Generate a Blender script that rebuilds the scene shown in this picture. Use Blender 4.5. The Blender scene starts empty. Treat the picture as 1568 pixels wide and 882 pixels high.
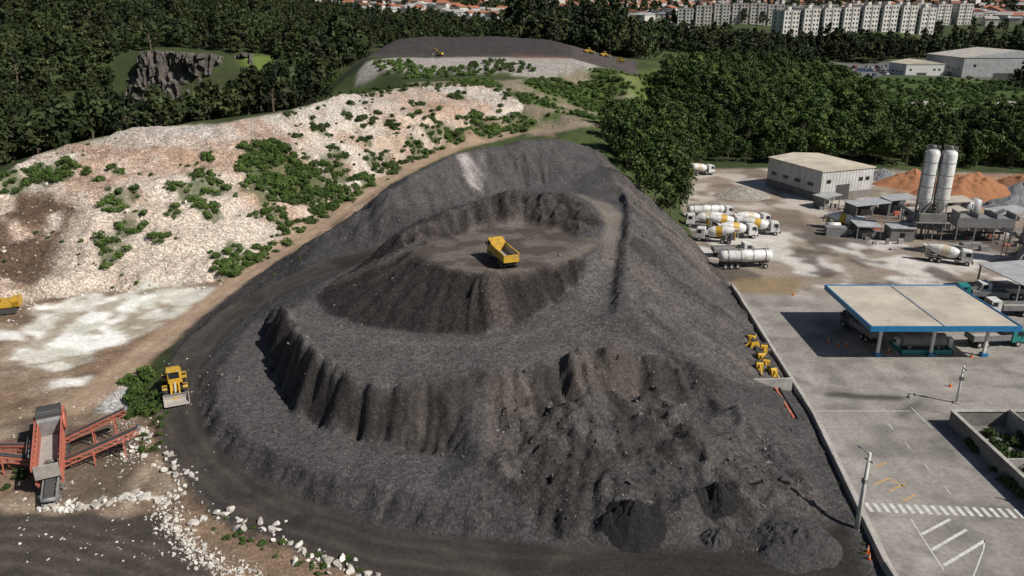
import bpy, bmesh, math, random
import numpy as np
from mathutils import Vector, geometry
random.seed(7); rng=np.random.default_rng(7)
S=bpy.context.scene
# ------------------------------------------------ survey station (drone) : bearings -> world metres
CH=50.0; PITCH=math.radians(20.0); SP,CP=math.sin(PITCH),math.cos(PITCH); FL=1200.0
def P(u,v,z=0.0):
    a=(u-784)/FL; b=(v-441)/FL; s=SP+b*CP; d=(CH-z)/s
    return (a*d, d*(CP-b*SP), z)
def W(line): return [P(*p) for p in line]
# ------------------------------------------------ noise
def _h(xi,yi,seed):
    h=(xi*374761393+yi*668265263+seed*144269504)&0xffffffff
    h=((h^(h>>13))*1274126177)&0xffffffff
    h=((h^(h>>16))*974634777)&0xffffffff
    return ((h^(h>>15))&0xffffffff)/4294967295.0
def vn(x,y,seed=0):
    xf=np.floor(x);yf=np.floor(y);xi=xf.astype(np.int64);yi=yf.astype(np.int64)
    fx=x-xf;fy=y-yf;fx=fx*fx*(3-2*fx);fy=fy*fy*(3-2*fy)
    a=_h(xi,yi,seed);b=_h(xi+1,yi,seed);c=_h(xi,yi+1,seed);d=_h(xi+1,yi+1,seed)
    return (a*(1-fx)+b*fx)*(1-fy)+(c*(1-fx)+d*fx)*fy
def fbm(x,y,o=4,seed=0,rid=False):
    r=0;a=.5;t=0
    ca,sa=math.cos(.6),math.sin(.6)
    for i in range(o):
        q=vn(x,y,seed+i*17)
        if rid: q=(1-np.abs(2*q-1))**1.6
        r=r+a*q;t+=a;a*=.5
        x,y=(x*ca-y*sa)*2.03+11.3,(x*sa+y*ca)*2.03+5.7
    return r/t
def sm(a,b,x):
    t=np.clip((x-a)/(b-a),0,1);return t*t*(3-2*t)
# ------------------------------------------------ breaklines (bearing u, depression v, surveyed level z)
F0=[(1290,800,.3),(1200,850,0),(1050,845,0),(900,835,0),(800,830,0),(700,825,0),(600,810,0),(520,785,0),(440,755,.2),(380,720,.5),(330,680,.8),(308,640,1.2),(303,600,1.6),(310,565,2.2),(340,520,3.2),(380,480,4.5),(440,448,6),(520,415,8),(590,392,9.8)]
R0=[(700,900,0),(560,880,0),(440,840,0),(340,795,0),(280,740,0),(250,690,.3),(243,640,.8),(250,600,1.3),(265,550,2.1),(300,510,3.2),(350,470,4.6),(430,430,6.4),(510,397,8.4),(585,374,10.2)]
B0=[(205,640,0),(215,580,0),(240,545,0),(270,525,0),(310,485,.3),(350,455,1),(420,405,2),(500,360,3.3),(560,315,4.5),(620,270,6)]
RD=[(120,620,0),(250,520,0),(320,468,.5),(400,405,1.8),(480,350,3.3),(550,300,4.8),(620,260,6.3),(700,226,8.5),(800,203,10.5),(850,195,12),(905,187,14)]
CR=[(490,368,8.6),(520,345,10),(560,318,13.5),(600,290,17),(640,262,19.3),(690,235,21.3),(730,226,21.6),(765,224,21.4),(800,212,22.3),(860,213,21.3),(905,225,18.5)]
RG=[(905,225,18.5),(925,250,17.5),(950,280,16.8),(962,305,16.5),(965,340,15.9),(958,380,14.6),(952,430,12.9),(945,480,11.2),(965,520,9.3)]
RG2=[(948,285,15.6),(953,310,15.2),(953,345,14.8),(946,385,13.7),(940,430,12),(932,480,10.4)]
RF=[(510,388,8.8),(600,360,11.2),(660,330,12.6),(720,310,13.6),(800,290,14),(870,285,14.6),(900,300,15.2)]
RC=[(612,360,16.2),(648,340,17.4),(690,322,18.3),(740,303,19.1),(800,295,19.2),(860,298,18.8),(900,316,17.5),(918,342,15.9)]
RI=[(640,380,14.9),(680,366,14.9),(730,350,14.9),(800,342,14.9),(860,351,14.9),(888,364,15)]
PR=[(618,372,15.3),(640,392,15.1),(690,412,15.1),(740,418,15.4),(800,415,15.1),(850,405,14.9),(885,395,14.7)]
MF=[(600,385,11),(560,405,10.1),(510,430,9.5),(480,455,9.2),(500,480,9.1),(560,500,9.2),(640,510,9.3),(720,512,9.4),(790,500,9.6),(830,470,10.5),(870,440,12),(895,415,13.4)]
BR=[(930,345,15.0),(925,400,13.3),(905,450,11.4),(870,490,10.1),(780,522,9.4),(650,528,9.4),(540,515,9.3),(470,492,9.3)]
TE=[(437,478,9.2),(450,505,9.3),(470,535,9.3),(500,560,9.0),(560,588,8.4),(620,596,8.0),(680,580,8.4),(740,568,8.9)]
SF=[(425,475,7.4),(408,505,4.6),(412,530,3.9),(425,580,3.0),(445,622,2.7),(500,655,2.5),(600,680,2.4),(680,698,2.4)]
LE=[(420,460,6.4),(380,500,4.7),(345,560,3.7),(325,625,2.8),(380,670,2.5),(440,705,2.2),(520,730,2),(620,755,1.9),(700,770,1.8)]
CT=[(745,572,8.9),(790,566,9.0),(830,556,9.2),(880,545,9.3),(950,532,9.1),(1000,542,8.5),(1045,560,7.1)]
CB=[(765,640,5.3),(830,632,5.0),(880,617,5.1),(950,600,5.4),(1000,602,4.9),(1050,612,4.2)]
X1=[(720,640,5.6),(735,700,3.6),(770,760,1.8)]
X2=[(830,690,3.6),(850,740,2.6),(870,790,1.2)]
X3=[(900,650,4.9),(930,690,4.0),(960,735,3.0),(990,775,1.7)]
X4=[(1060,660,3.9),(1090,700,3.0),(1110,740,2.1),(1120,790,1.1)]
X5=[(1080,560,5.2),(1130,610,3.2),(1180,680,2.5),(1230,740,1.6),(1260,780,.9)]
X6=[(780,690,3.2),(800,740,2.0)]
HF=[(-200,520,1),(0,478,1),(60,460,.8),(180,442,.5),(300,438,.8),(345,425,1.2),(430,372,2.6),(500,322,4),(560,285,5.2),(620,250,6.8),(700,213,9.5),(790,193,12)]
HM=[(-200,400,10),(0,330,10.5),(80,300,13),(150,290,14),(250,275,14.5),(340,255,15),(420,245,14.3),(500,230,13.8),(560,215,13.6),(640,205,13),(720,190,14)]
HC=[(-200,330,15),(0,270,17),(60,235,18.5),(150,208,20),(230,195,21),(340,190,21.5),(440,170,22.5),(520,145,24)]
T1=[(440,188,19.5),(560,190,16.5),(700,175,16),(800,180,14)]
T2=[(520,148,23.6),(600,135,23),(700,128,22),(770,135,20.5),(800,160,17)]
T3=[(620,122,22),(760,118,21.5),(900,120,20),(1000,125,18)]
T4=[(560,95,26),(700,92,26),(850,98,25),(950,105,24),(1010,110,22)]
wD1=[(-68,390,26.5),(-26,387,26.6),(26,388,26)];wD2=[(-57,410,33.6),(-44,414,35),(-26,414,34.5),(-8,414,35),(17,410,33.6)]
NEAR=[F0,R0,B0,RD,CR,RG,RG2,RF,RC,RI,PR,MF,BR,TE,SF,LE,CT,CB,X1,X2,X3,X4,X5,X6,HF,HM,HC,T1,T2,T3,T4]
YARD=[(35.2,20),(35,60.3),(38.4,88),(41,138),(40.8,168),(44,198),(54,237),(62,250),(110,248),(160,240),(320,235),(320,20)]
pts=[]
def dens(line,k=.03,m=2.5):
    for a,b in zip(line[:-1],line[1:]):
        L=math.dist(a[:2],b[:2]);st=max(m,k*a[1]);n=max(1,int(L/st))
        for i in range(n):
            t=i/n;pts.append(tuple(a[j]*(1-t)+b[j]*t for j in range(3)))
    pts.append(tuple(line[-1]))
for l in NEAR: dens(W(l),.02,1.4)
dens(wD1);dens(wD2)
dens([(x,y,0) for x,y in YARD+[YARD[0]]])
dens([(39.3,142,.7),(39.3,125,.7),(38,110,.7),(36.6,98,.8),(35.6,88,.8),(34,75,.5),(33,62,.2)])
for x in range(50,320,30):
    for y in range(30,240,30): pts.append((x,y,0))
for x in range(-60,31,15): pts+= [(x,44,0),(x,20,0),(x,-60,0)]
for w in [(-60,60,0),(-45,62,0),(-30,62,0),(-62,75,0),(-50,85,0),(-55,95,0),(-70,100,0),(-65,115,0),(-80,85,0),(-120,95,1),(-100,60,0),(-150,120,8),(-170,60,2),
 (-130,235,5),(-110,270,2),(-90,300,6),(-160,200,6),(-220,180,5),(-180,300,2),(-140,310,-3),(-78,285,12),(-78,340,14),(-95,400,14),(-140,180,8),(-200,140,8),(-165,340,-4),(-190,340,-3),(-240,300,4),
 (-205,420,24),(-185,417,26),(-170,416,27),(-155,412,26),(-140,410,24),(-192,402,-5),(-180,402,-6),(-168,401,-6),(-150,398,-5),(-138,394,-3),(-118,395,10),(-215,405,8),(-150,370,-5),(-190,370,-5),
 (-250,420,22),(-220,500,32),(-120,480,27),(-150,600,34),(-400,450,36),(-350,600,48),(-500,400,36),(-700,350,40),(-60,520,26),(-100,440,20),(0,520,26),(-300,800,52),(-120,750,35),(-800,800,66),(-800,100,20),
 (-76,392,22),(-70,430,25),(-57,440,26),(17,438,26),(45,400,25),(60,420,22),(0,448,26),
 (10,232,10),(0,222,8),(-12,212,7),(24,215,9),(28,200,7.5),(33,190,5),(37,180,2),(-20,200,6),(30,225,7),(38,212,3),
 (60,262,1),(100,300,3),(60,330,8),(45,300,9),(130,350,6),(100,400,14),(60,380,17),(160,310,2),(200,300,2),(160,340,2),(260,340,2),(200,400,4),(160,450,9),(250,450,6),(300,300,1),(300,400,4),(120,480,16),(60,480,22),
 (150,560,14),(200,560,7),(250,490,6),(350,490,6),(280,570,7),(400,560,7),(230,620,12),(350,640,17),(100,600,24),(180,680,23),(250,680,23),(330,680,23),(450,700,25),(0,650,29),(0,900,38),(400,900,38),(250,800,34),(600,600,20),(600,300,4),
 (0,1500,44),(-300,1500,48),(-800,1500,70),(700,1500,62),(300,1400,54),(-4200,1500,90),(4200,1500,90),(0,5000,50),(-4200,5200,90),(4200,5200,90),(-4200,-500,0),(4200,-500,0),(0,-500,0),(-400,-100,0),(400,-100,0),(-1500,300,40),(1500,300,20),(600,100,0)]:
    pts.append(w)
res=geometry.delaunay_2d_cdt([Vector(p[:2]) for p in pts],[],[],0,1e-3)
tv=res[0];tz=[np.mean([pts[i][2] for i in o]) if len(o) else 0 for o in res[3]]
# ------------------------------------------------ grid
def axis_x():
    a=list(np.arange(-44,43,.3))
    x=a[-1]
    while x<118: x+=.55;a.append(x)
    s=.55
    while x<4000: s*=1.05;x+=s;a.append(x)
    x=a[0];b=[]
    while x>-112: x-=.5;b.append(x)
    s=.5
    while x>-4000: s*=1.05;x-=s;b.append(x)
    return np.array(b[::-1]+a)
def axis_y():
    a=[52.]
    while a[-1]<5000:
        y=a[-1];a.append(y+ (.28 if y<105 else max(.28,.28+(y-105)*.0065) if y<240 else y*.007 if y>300 else 1.3))
    b=[];y=52.;s=.5
    while y>-450: y-=s;b.append(y);s*=1.12
    return np.array(b[::-1]+a)
xs=axis_x();ys=axis_y();NX,NY=len(xs),len(ys)
Z=np.zeros((NY,NX))
for f in res[2]:
    A,B,C=[tv[i] for i in f];za,zb,zc=[tz[i] for i in f]
    i0=np.searchsorted(xs,min(A.x,B.x,C.x));i1=np.searchsorted(xs,max(A.x,B.x,C.x),'right')
    j0=np.searchsorted(ys,min(A.y,B.y,C.y));j1=np.searchsorted(ys,max(A.y,B.y,C.y),'right')
    if i1<=i0 or j1<=j0: continue
    X,Y=np.meshgrid(xs[i0:i1],ys[j0:j1])
    D=(B.y-C.y)*(A.x-C.x)+(C.x-B.x)*(A.y-C.y)
    if abs(D)<1e-9: continue
    l1=((B.y-C.y)*(X-C.x)+(C.x-B.x)*(Y-C.y))/D
    l2=((C.y-A.y)*(X-C.x)+(A.x-C.x)*(Y-C.y))/D
    l3=1-l1-l2
    m=(l1>-1e-6)&(l2>-1e-6)&(l3>-1e-6)
    zz=l1*za+l2*zb+l3*zc
    Z[j0:j1,i0:i1][m]=zz[m]
def blur(a,n=1):
    for _ in range(n):
        p=np.pad(a,[(1,1),(1,1)]+[(0,0)]*(a.ndim-2),mode='edge')
        a=(p[:-2,1:-1]+2*p[1:-1,1:-1]+p[2:,1:-1])/4
        p=np.pad(a,[(0,0),(1,1)]+[(0,0)]*(a.ndim-2),mode='edge')
        a=(p[:,:-2]+2*p[:,1:-1]+p[:,2:])/4
    return a
Z=blur(Z,3)
GX,GY=np.meshgrid(xs,ys)
wob1=fbm(GX*.25,GY*.25,4,3)-.5;wob2=fbm(GX*.25,GY*.25,4,9)-.5
def pip(poly,warp=2.0,soft=0):
    x=GX+wob1*warp;y=GY+wob2*warp
    px=[p[0] for p in poly];py=[p[1] for p in poly]
    i0=max(0,np.searchsorted(xs,min(px)-warp-1)-1);i1=np.searchsorted(xs,max(px)+warp+1)+1
    j0=max(0,np.searchsorted(ys,min(py)-warp-1)-1);j1=np.searchsorted(ys,max(py)+warp+1)+1
    xx=x[j0:j1,i0:i1];yy=y[j0:j1,i0:i1];ins=np.zeros(xx.shape,bool)
    n=len(poly)
    for i in range(n):
        x1,y1=poly[i][:2];x2,y2=poly[(i+1)%n][:2]
        if y1==y2: continue
        c=((y1>yy)!=(y2>yy))&(xx<(x2-x1)*(yy-y1)/(y2-y1)+x1)
        ins^=c
    m=np.zeros(Z.shape);m[j0:j1,i0:i1]=ins
    return blur(m,soft) if soft else m
def dline(line,maxd=12):
    D=np.full(Z.shape,1e3);T=np.zeros(Z.shape)
    for a,b in zip(line[:-1],line[1:]):
        i0=max(0,np.searchsorted(xs,min(a[0],b[0])-maxd)-1);i1=np.searchsorted(xs,max(a[0],b[0])+maxd)+1
        j0=max(0,np.searchsorted(ys,min(a[1],b[1])-maxd)-1);j1=np.searchsorted(ys,max(a[1],b[1])+maxd)+1
        x=GX[j0:j1,i0:i1];y=GY[j0:j1,i0:i1]
        dx,dy=b[0]-a[0],b[1]-a[1];L=dx*dx+dy*dy+1e-9
        t=np.clip(((x-a[0])*dx+(y-a[1])*dy)/L,0,1)
        q=np.hypot(x-a[0]-t*dx,y-a[1]-t*dy)
        sgn=np.sign(dx*(y-a[1])-dy*(x-a[0]))
        sub=D[j0:j1,i0:i1];tt=T[j0:j1,i0:i1];m=q<sub
        sub[m]=q[m];tt[m]=(q*sgn)[m]
    return D,T
# ---- masks
wF0,wR0,wB0,wRD=W(F0),W(R0),W(B0),W(RD)
pilepoly=[(34.6,50),(34.8,60),(38.0,88),(40,110),(40.6,140),(40,168),(37,185),(28,205),(20,215),(0,222),(-20,205)]+wB0[::-1][:7]+[P(265,540,2),P(243,640,.8),P(250,700,.2),P(330,795,0),P(440,845,0),P(560,885,0)]+[(-16,50)]
mPile=pip(pilepoly,1.0,1)
mRoad=pip(wF0+wR0[::-1]+[(0,50),(33,50),(33,60)],.8,1)
ycore=pip(YARD,0,0)
mHill=pip(W(HF)+[P(800,160,17)]+W(T2)[::-1][1:]+W(HC)[::-1],3,1)
mUp=pip(W(MF)+[(12,125),P(918,342,16)]+W(RC)[::-1],.8,1)
mPlat=pip(W(PR)+[P(930,360,15)]+W(RI)[::-1],.8,1)
mBench=pip(W(MF)+[P(925,350,15),P(948,345,15.5),P(948,400,14)]+W(RG)[7:]+W(CT)[::-1]+W(TE)[::-1]+[P(470,445,9),P(585,372,10)],.8,2)
mLow=pip(W(SF)+W(LE)[::-1],1.2,2)
# ---- slope & streamline-convolved gullies
def grad(z):
    gy,gx=np.gradient(z,ys,xs);return gx,gy
Zs=blur(Z,10);gx,gy=grad(Zs);sl=np.hypot(gx,gy)+1e-6;ux,uy=gx/sl,gy/sl
jn=np.searchsorted(ys,340);j_0=np.searchsorted(ys,50);i_0=np.searchsorted(xs,-130);i_1=np.searchsorted(xs,60)
def lic(noise,steps,h):
    x0=GX[j_0:jn,i_0:i_1];y0=GY[j_0:jn,i_0:i_1];acc=noise[j_0:jn,i_0:i_1].copy();n=1
    ax=np.arange(NX);ay=np.arange(NY)
    for sg in (1,-1):
        x=x0.copy();y=y0.copy();ii=np.broadcast_to(np.arange(i_0,i_1)[None,:],x.shape);jj=np.broadcast_to(np.arange(j_0,jn)[:,None],x.shape)
        for k in range(steps):
            x=x+sg*h*ux[jj,ii];y=y+sg*h*uy[jj,ii]
            ii=np.clip(np.rint(np.interp(x,xs,ax)).astype(int),0,NX-1);jj=np.clip(np.rint(np.interp(y,ys,ay)).astype(int),0,NY-1)
            acc+=noise[jj,ii];n+=1
    acc=acc/n;acc=(acc-acc.mean())/acc.std()
    o=np.zeros(Z.shape);o[j_0:jn,i_0:i_1]=acc;return o
Lf=lic(vn(GX*1.6,GY*1.6,5),9,.4)
Lc=lic(vn(GX*.5,GY*.5,8),9,.8)
sp=sm(.26,.55,sl);spx=sm(.55,1.0,sl)
n_big=fbm(GX*.09,GY*.09,4,21)-.5;n_mid=fbm(GX*.4,GY*.4,4,31)-.5;n_sm=fbm(GX*1.3,GY*1.3,3,41)-.5
rg1=fbm(GX*.14,GY*.14,5,55,True);rg2=fbm(GX*.5,GY*.5,4,57,True)
flat=np.clip(np.maximum(mRoad,mPlat*.75),0,1)
mFR=pip([P(745,580,8.8),P(880,550,9),P(1040,562,6),P(1200,680,2),P(1270,790,.6),P(1000,830,0),P(860,825,0),P(750,740,2)],2,5)
mRim=pip(W(RC)[::1]+[P(905,330,16)]+W(RI)[::-1]+[P(610,372,15)],1,3)
wS=.28+.72*np.clip(sp+mRim,0,1)
Zd=Z.copy()
Zd+=mPile*(1-flat)*(n_mid*.8*wS+n_sm*.3*wS+(rg2-.35)*.35*wS+n_big*.8+sp*((.8-np.abs(Lc))*-.42+(.8-np.abs(Lf))*-.10)+spx*((.8-np.abs(Lc))*-.75+(.8-np.abs(Lf))*-.22))
Zd+=mFR*(1-mRoad)*((rg1-.38)*2.7+(rg2-.35)*.55+(.8-np.abs(Lc))*-.45)
stp=(Z+n_mid*1.2+n_big*1.5);stp=stp/1.7;fr=stp-np.floor(stp);Zd+=mFR*(1-mRoad)*((sm(.25,.65,fr)-fr)*.9)
Zd+=mRim*((rg1-.4)*1.8+(rg2-.4)*1.4)
Zd+=mHill*(n_big*1.6+n_mid*1.2+(rg2-.4)*.6+n_sm*.5+sp*Lc*.15)
hs=(Z+n_big*3)/3.6;hf=hs-np.floor(hs);Zd+=mHill*(sm(.3,.65,hf)-hf)*1.7
other=np.clip(1-mPile-mHill-ycore,0,1)
keep=1-sm(-90,-75,GX)*sm(95,80,GX)*sm(470,455,GY)
Zd+=other*sm(150,400,GY)*((fbm(GX*.02,GY*.02,4,71)-.5)*9)*keep+other*n_mid*.5
Zd+=mRoad*n_mid*.12
rD,rT=dline(wRD,9)
cl=[tuple((a+b)/2 for a,b in zip(P(*p),P(*q))) for p,q in zip([F0[4],F0[6],F0[8],F0[9],F0[10],F0[11],F0[12],F0[13],F0[14],F0[15],F0[16],F0[17],F0[18]],[R0[0],R0[1],R0[2],R0[3],R0[4],R0[5],R0[6],R0[7],R0[8],R0[9],R0[10],R0[11],R0[13]])]
hD,hT=dline([(30,58,0),(12,60,0)]+cl,7)
bD,bT=dline(W(R0)[2:12],3);Zd+=np.exp(-(bD/.55)**2)*(.45+n_mid*.6)
bD2,_=dline(W(BR)[1:]+W(TE)[:2],3);
eD,_=dline(W(TE)[1:],3);Zd+=np.exp(-(eD/.6)**2)*(.35+n_mid*.8)
Zd=np.where(ycore>.5,0,Zd)
# ------------------------------------------------ lookups
def zt(x,y,A=None):
    A=Zd if A is None else A
    x=np.asarray(x,float);y=np.asarray(y,float)
    fi=np.clip(np.interp(x,xs,np.arange(NX)),0,NX-1.001);fj=np.clip(np.interp(y,ys,np.arange(NY)),0,NY-1.001)
    i=fi.astype(int);j=fj.astype(int);a=fi-i;b=fj-j
    return (A[j,i]*(1-a)+A[j,i+1]*a)*(1-b)+(A[j+1,i]*(1-a)+A[j+1,i+1]*a)*b
_d=np.concatenate([np.arange(60,260,.25),np.arange(260,2500,1.5)])
def hit(u,v):
    a=(u-784)/FL;b=(v-441)/FL
    x=a*_d;y=_d*(CP-b*SP);z=CH-_d*(SP+b*CP)
    k=np.argmax(z<zt(x,y));return (x[k],y[k],float(zt(x[k],y[k])))
# ------------------------------------------------ albedo painting
col=np.zeros(Z.shape+(4,));
def paint(m,c,g=None):
    c=np.array(c[:3]);mm=m[...,None]
    col[...,:3]=col[...,:3]*(1-mm)+c*mm
    if g is not None: col[...,3]=col[...,3]*(1-m)+g*m
one=np.ones(Z.shape)
paint(one,(.040,.055,.020),.25)
paint(sm(.45,.6,fbm(GX*.03,GY*.03,4,4)),(.06,.08,.027))
paint(sm(700,900,GY)*.8,(.10,.095,.08),.3)
paint(pip([(-110,250),(-80,250),(-130,402),(-196,402),(-190,330)],8,3)*sm(.4,.55,fbm(GX*.06,GY*.06,4,6)),(.12,.10,.075),.6)
dirt=pip([(-200,20),(-200,110)]+[P(-200,520,1)]+W(HF)[1:]+[P(850,188,12),P(850,205,12)]+wRD[::-1][2:4]+wB0[::-1]+[P(243,640,.8),P(250,690,.3),P(330,795,0),P(560,882,0),(0,50),(0,20)],1.5,1)
paint(dirt,(.23,.16,.108),.35)
paint(dirt*sm(.45,.65,fbm(GX*.12,GY*.12,4,61)),(.34,.265,.195))
paint(dirt*sm(.54,.64,fbm(GX*.2,GY*.2,4,63))*.7,(.13,.09,.063))
drk=pip([P(-60,780,0),P(150,790,0),P(250,790,0),P(330,882,0),(-30,40),(-90,40)],2,2)
paint(drk,(.062,.052,.044),.2)
dD,dT=dline([P(-80,830,0),P(60,835,0),P(200,865,0),P(330,930,0)],6)
for o_ in (-2.6,-.6,1.4,3.0): paint(drk*np.exp(-((dT-o_+wob1)/.3)**2)*sm(6,5,dD)*.5,(.14,.12,.10))
paint(pip([P(20,640,0),P(200,650,0),P(230,700,0),P(180,760,0),P(40,765,0)],3,3)*.8,(.10,.078,.06),.3)
# hill rubble
paint(mHill,(.55,.44,.355),.8)
paint(mHill*sm(.42,.58,fbm(GX*.07,GY*.07,5,81)),(.60,.53,.455),.8)
paint(mHill*sm(.54,.64,fbm(GX*.11,GY*.11,5,85))*.6,(.44,.29,.20),.8)
paint(mHill*sm(17,20,Z)*sm(.3,.55,fbm(GX*.05,GY*.05,3,86))*.6,(.45,.43,.40),.9)
paint(mHill*sm(.5,.62,fbm(GX*.035,GY*.09,4,87))*sm(14,17,Z)*.5,(.35,.21,.14),.8)
paint(mHill*sm(.62,.7,fbm(GX*.3,GY*.3,4,88))*.6,(.25,.17,.12),.8)
paint(pip([P(-200,420,9),P(0,325,10.5),P(90,320,10),P(150,345,8),P(130,400,4),P(60,450,1),P(-200,510,1)],5,3)*sm(.3,.45,fbm(GX*.2,GY*.2,4,89)),(.12,.08,.055),.7)
paint(mHill*pip([P(100,360,7),P(330,330,6),P(420,370,3),P(345,430,1),P(180,445,.5),P(60,455,1)],4,6)*.7,(.63,.54,.45),.8)
pond=pip([P(35,515,0),P(60,475,.3),P(140,452,.3),P(230,440,.5),P(325,440,.8),P(330,452,.5),P(250,500,0),P(150,540,0),P(90,565,0),P(40,560,0)],8,1)
paint(pond,(.82,.81,.76),.1)
paint(pond*sm(.53,.57,fbm(GX*.16,GY*.16,4,91))*.75,(.48,.465,.39),.1)
paint(pond*sm(.59,.62,fbm(GX*.3,GY*.3,4,92))*.8,(.27,.22,.15),.1)
paint(pip([P(80,580,0),P(140,578,0),P(130,592,0),P(70,592,0)],4,1),(.7,.68,.64),.1)
paint(pip([P(-20,515,0),P(30,515,0),P(30,530,0),P(-20,530,0)],4,1),(.7,.68,.64),.1)
paint(pip([P(150,600,0),P(195,590,0),P(195,630,0),P(155,632,0)],3,1),(.55,.55,.53),.9)
paint(sm(3.4,2.2,rD),(.31,.22,.15),.1)
trk=np.exp(-((np.abs(rT+wob1*.6)-1.0)/.35)**2)
paint(sm(3.4,2.2,rD)*trk*.6,(.42,.33,.25))
mT4=pip([P(555,95,26),P(600,90,26),P(760,88,26),P(900,90,25),P(1000,102,24),P(1010,112,22),P(900,112,24),P(780,104,24.5),P(640,108,24),P(540,112,23)],8,1)
paint(mT4,(.40,.365,.33),1)
gr=pip([P(520,145,23),P(620,128,22),P(760,122,21.5),P(900,118,20),P(1040,100,20),P(1120,120,16),P(1000,150,14),P(905,188,14),P(800,190,13),P(800,150,17),P(700,130,21.5)],4,2)
paint(gr,(.075,.11,.028),.35)
paint(gr*sm(.5,.6,fbm(GX*.08,GY*.08,4,93)),(.27,.225,.16),.9)
paint(pip([P(905,100,23),P(1090,100,18),P(1110,130,15),P(960,140,17)],6,3)*.8,(.10,.14,.035),.2)
paint(pip([(-78,380),(60,380),(65,430),(30,455),(-70,455)],4,1),(.075,.065,.06),.3)
paint(pip([(-70,388),(-26,386),(28,387),(32,445),(-66,445)],1.5,1),(.052,.046,.045),.3)
paint(pip([(0,380),(26,380),(26,386),(0,386)],2,1),(.16,.075,.05),.3)
# pile
wallstrip=pip([(33,52),(35,60.3),(38.4,88),(41,138),(40.8,168),(38,168),(30,60)],0,1)
paint(wallstrip,(.075,.062,.05),.4)
paint(mPile,(.080,.075,.075),.6)
paint(mPile*sm(.35,.65,fbm(GX*.06,GY*.06,4,101))*.6,(.060,.056,.056))
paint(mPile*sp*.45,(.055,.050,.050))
paint(mLow*.7,(.092,.086,.086),.6)
rs=pip([P(905,225,18),P(962,305,16.5),P(955,400,14),P(960,470,11),P(1010,520,8),P(1060,560,5),P(1150,600,2),(39,100),(40,168),(36,185)],1,3)
paint(rs*.85,(.100,.090,.085),.6)
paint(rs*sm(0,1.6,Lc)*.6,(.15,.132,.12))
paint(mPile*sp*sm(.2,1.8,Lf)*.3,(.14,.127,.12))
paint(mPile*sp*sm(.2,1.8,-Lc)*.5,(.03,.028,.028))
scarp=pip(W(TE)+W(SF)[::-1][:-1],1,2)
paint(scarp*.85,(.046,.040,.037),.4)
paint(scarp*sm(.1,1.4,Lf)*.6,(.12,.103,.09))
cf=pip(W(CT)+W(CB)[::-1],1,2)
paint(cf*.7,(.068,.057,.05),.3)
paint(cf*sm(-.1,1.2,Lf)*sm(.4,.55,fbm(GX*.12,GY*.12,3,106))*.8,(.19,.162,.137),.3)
bf=pip([P(740,575,9),P(900,540,9),P(1000,545,8),P(1040,620,4),P(900,660,5),P(860,700,3),P(740,680,5)],3,5)
paint(bf*.3,(.11,.093,.081),.6)
lf=mFR*sm(.47,.6,fbm(GX*.16,GY*.16,5,103))
paint(lf*.5,(.105,.09,.08))
paint(mFR*sm(.5,.62,fbm(GX*.22,GY*.22,5,104))*.65,(.030,.027,.026))  # darker patches paint shadow into the gouged front face
paint(pip([P(640,262,19),P(690,233,21),P(770,226,21),P(900,228,18),P(940,290,16),P(800,292,14),P(640,335,12),P(490,385,8),P(490,365,8)],2,3)*.6,(.092,.086,.086),.4)
paint(pip([P(698,236,21),P(740,228,21.5),P(752,262,18),P(740,300,14),P(722,285,16)],3,1)*sm(-1.5,.8,Lf),(.36,.33,.31),.3)
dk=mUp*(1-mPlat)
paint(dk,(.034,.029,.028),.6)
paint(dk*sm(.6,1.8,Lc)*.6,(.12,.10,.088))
paint(mRim*sm(.42,.6,rg2)*.6,(.10,.088,.08))
paint(mPlat,(.080,.067,.058),.25)
paint(mPlat*sm(.46,.56,fbm(GX*.3,GY*.3,4,111))*.75,(.16,.135,.115))
bench=np.clip(mBench-mUp,0,1)
paint(bench*.8,(.108,.100,.098),.6)
paint(bench*np.exp(-(bD2/1.1)**2)*.5,(.15,.138,.125))
ramp=pip([P(800,300,15),P(925,310,15.5),P(955,320,16),P(950,400,14),P(925,400,13.5),P(925,345,15),P(880,312,15)],1,2)
paint(ramp*.8,(.17,.147,.127),.2)
# haul road
rd=mRoad
paint(rd,(.040,.035,.032),.12)
for o_,a_,w_ in ((-1.3,.5,.35),(1.1,.55,.4),(2.6,.35,.25),(-2.7,.3,.25),(.1,.25,.2)):
    paint(rd*np.exp(-((hT-o_+wob1*1.4)/w_)**2)*sm(7,5,hD)*a_,(.10,.084,.07))
paint(rd*sm(.55,.7,fbm(GX*.25,GY*.25,4,121))*.4,(.08,.068,.057))
paint(rd*sm(.6,.7,fbm(GX*.15,GY*.15,4,122))*.6,(.022,.02,.018))
wet=pip([P(900,850,0),P(1300,815,0),P(1340,890,0),P(800,890,0)],2,4)
paint(wet*.7,(.028,.025,.023),.3)
# yard
paint(ycore,(.285,.265,.24),0)
yn=fbm(GX*.10,GY*.10,5,131)
yc=sm(128,140,GY)
paint(ycore*yc*.8,(.26,.21,.165),.15)
paint(ycore*yc*sm(.49,.54,yn)*.9,(.56,.53,.49))
paint(ycore*yc*sm(.56,.62,fbm(GX*.13,GY*.13,5,137))*.85,(.085,.07,.058))
paint(ycore*sm(170,190,GY)*.4,(.30,.23,.17))
paint(ycore*pip([(80,165),(125,150),(130,200),(80,200)],6,4)*sm(.4,.6,fbm(GX*.2,GY*.2,5,138))*.7,(.11,.088,.072))
paint(ycore*(1-yc)*sm(.52,.68,fbm(GX*.09,GY*.16,5,139))*.5,(.14,.128,.116))
paint(ycore*(1-yc)*sm(.6,.75,fbm(GX*.5,GY*.05,4,141))*.4,(.37,.35,.32))
paint(ycore*(1-yc)*sm(.58,.66,fbm(GX*.35,GY*.35,4,143))*.4,(.09,.083,.078))
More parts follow.
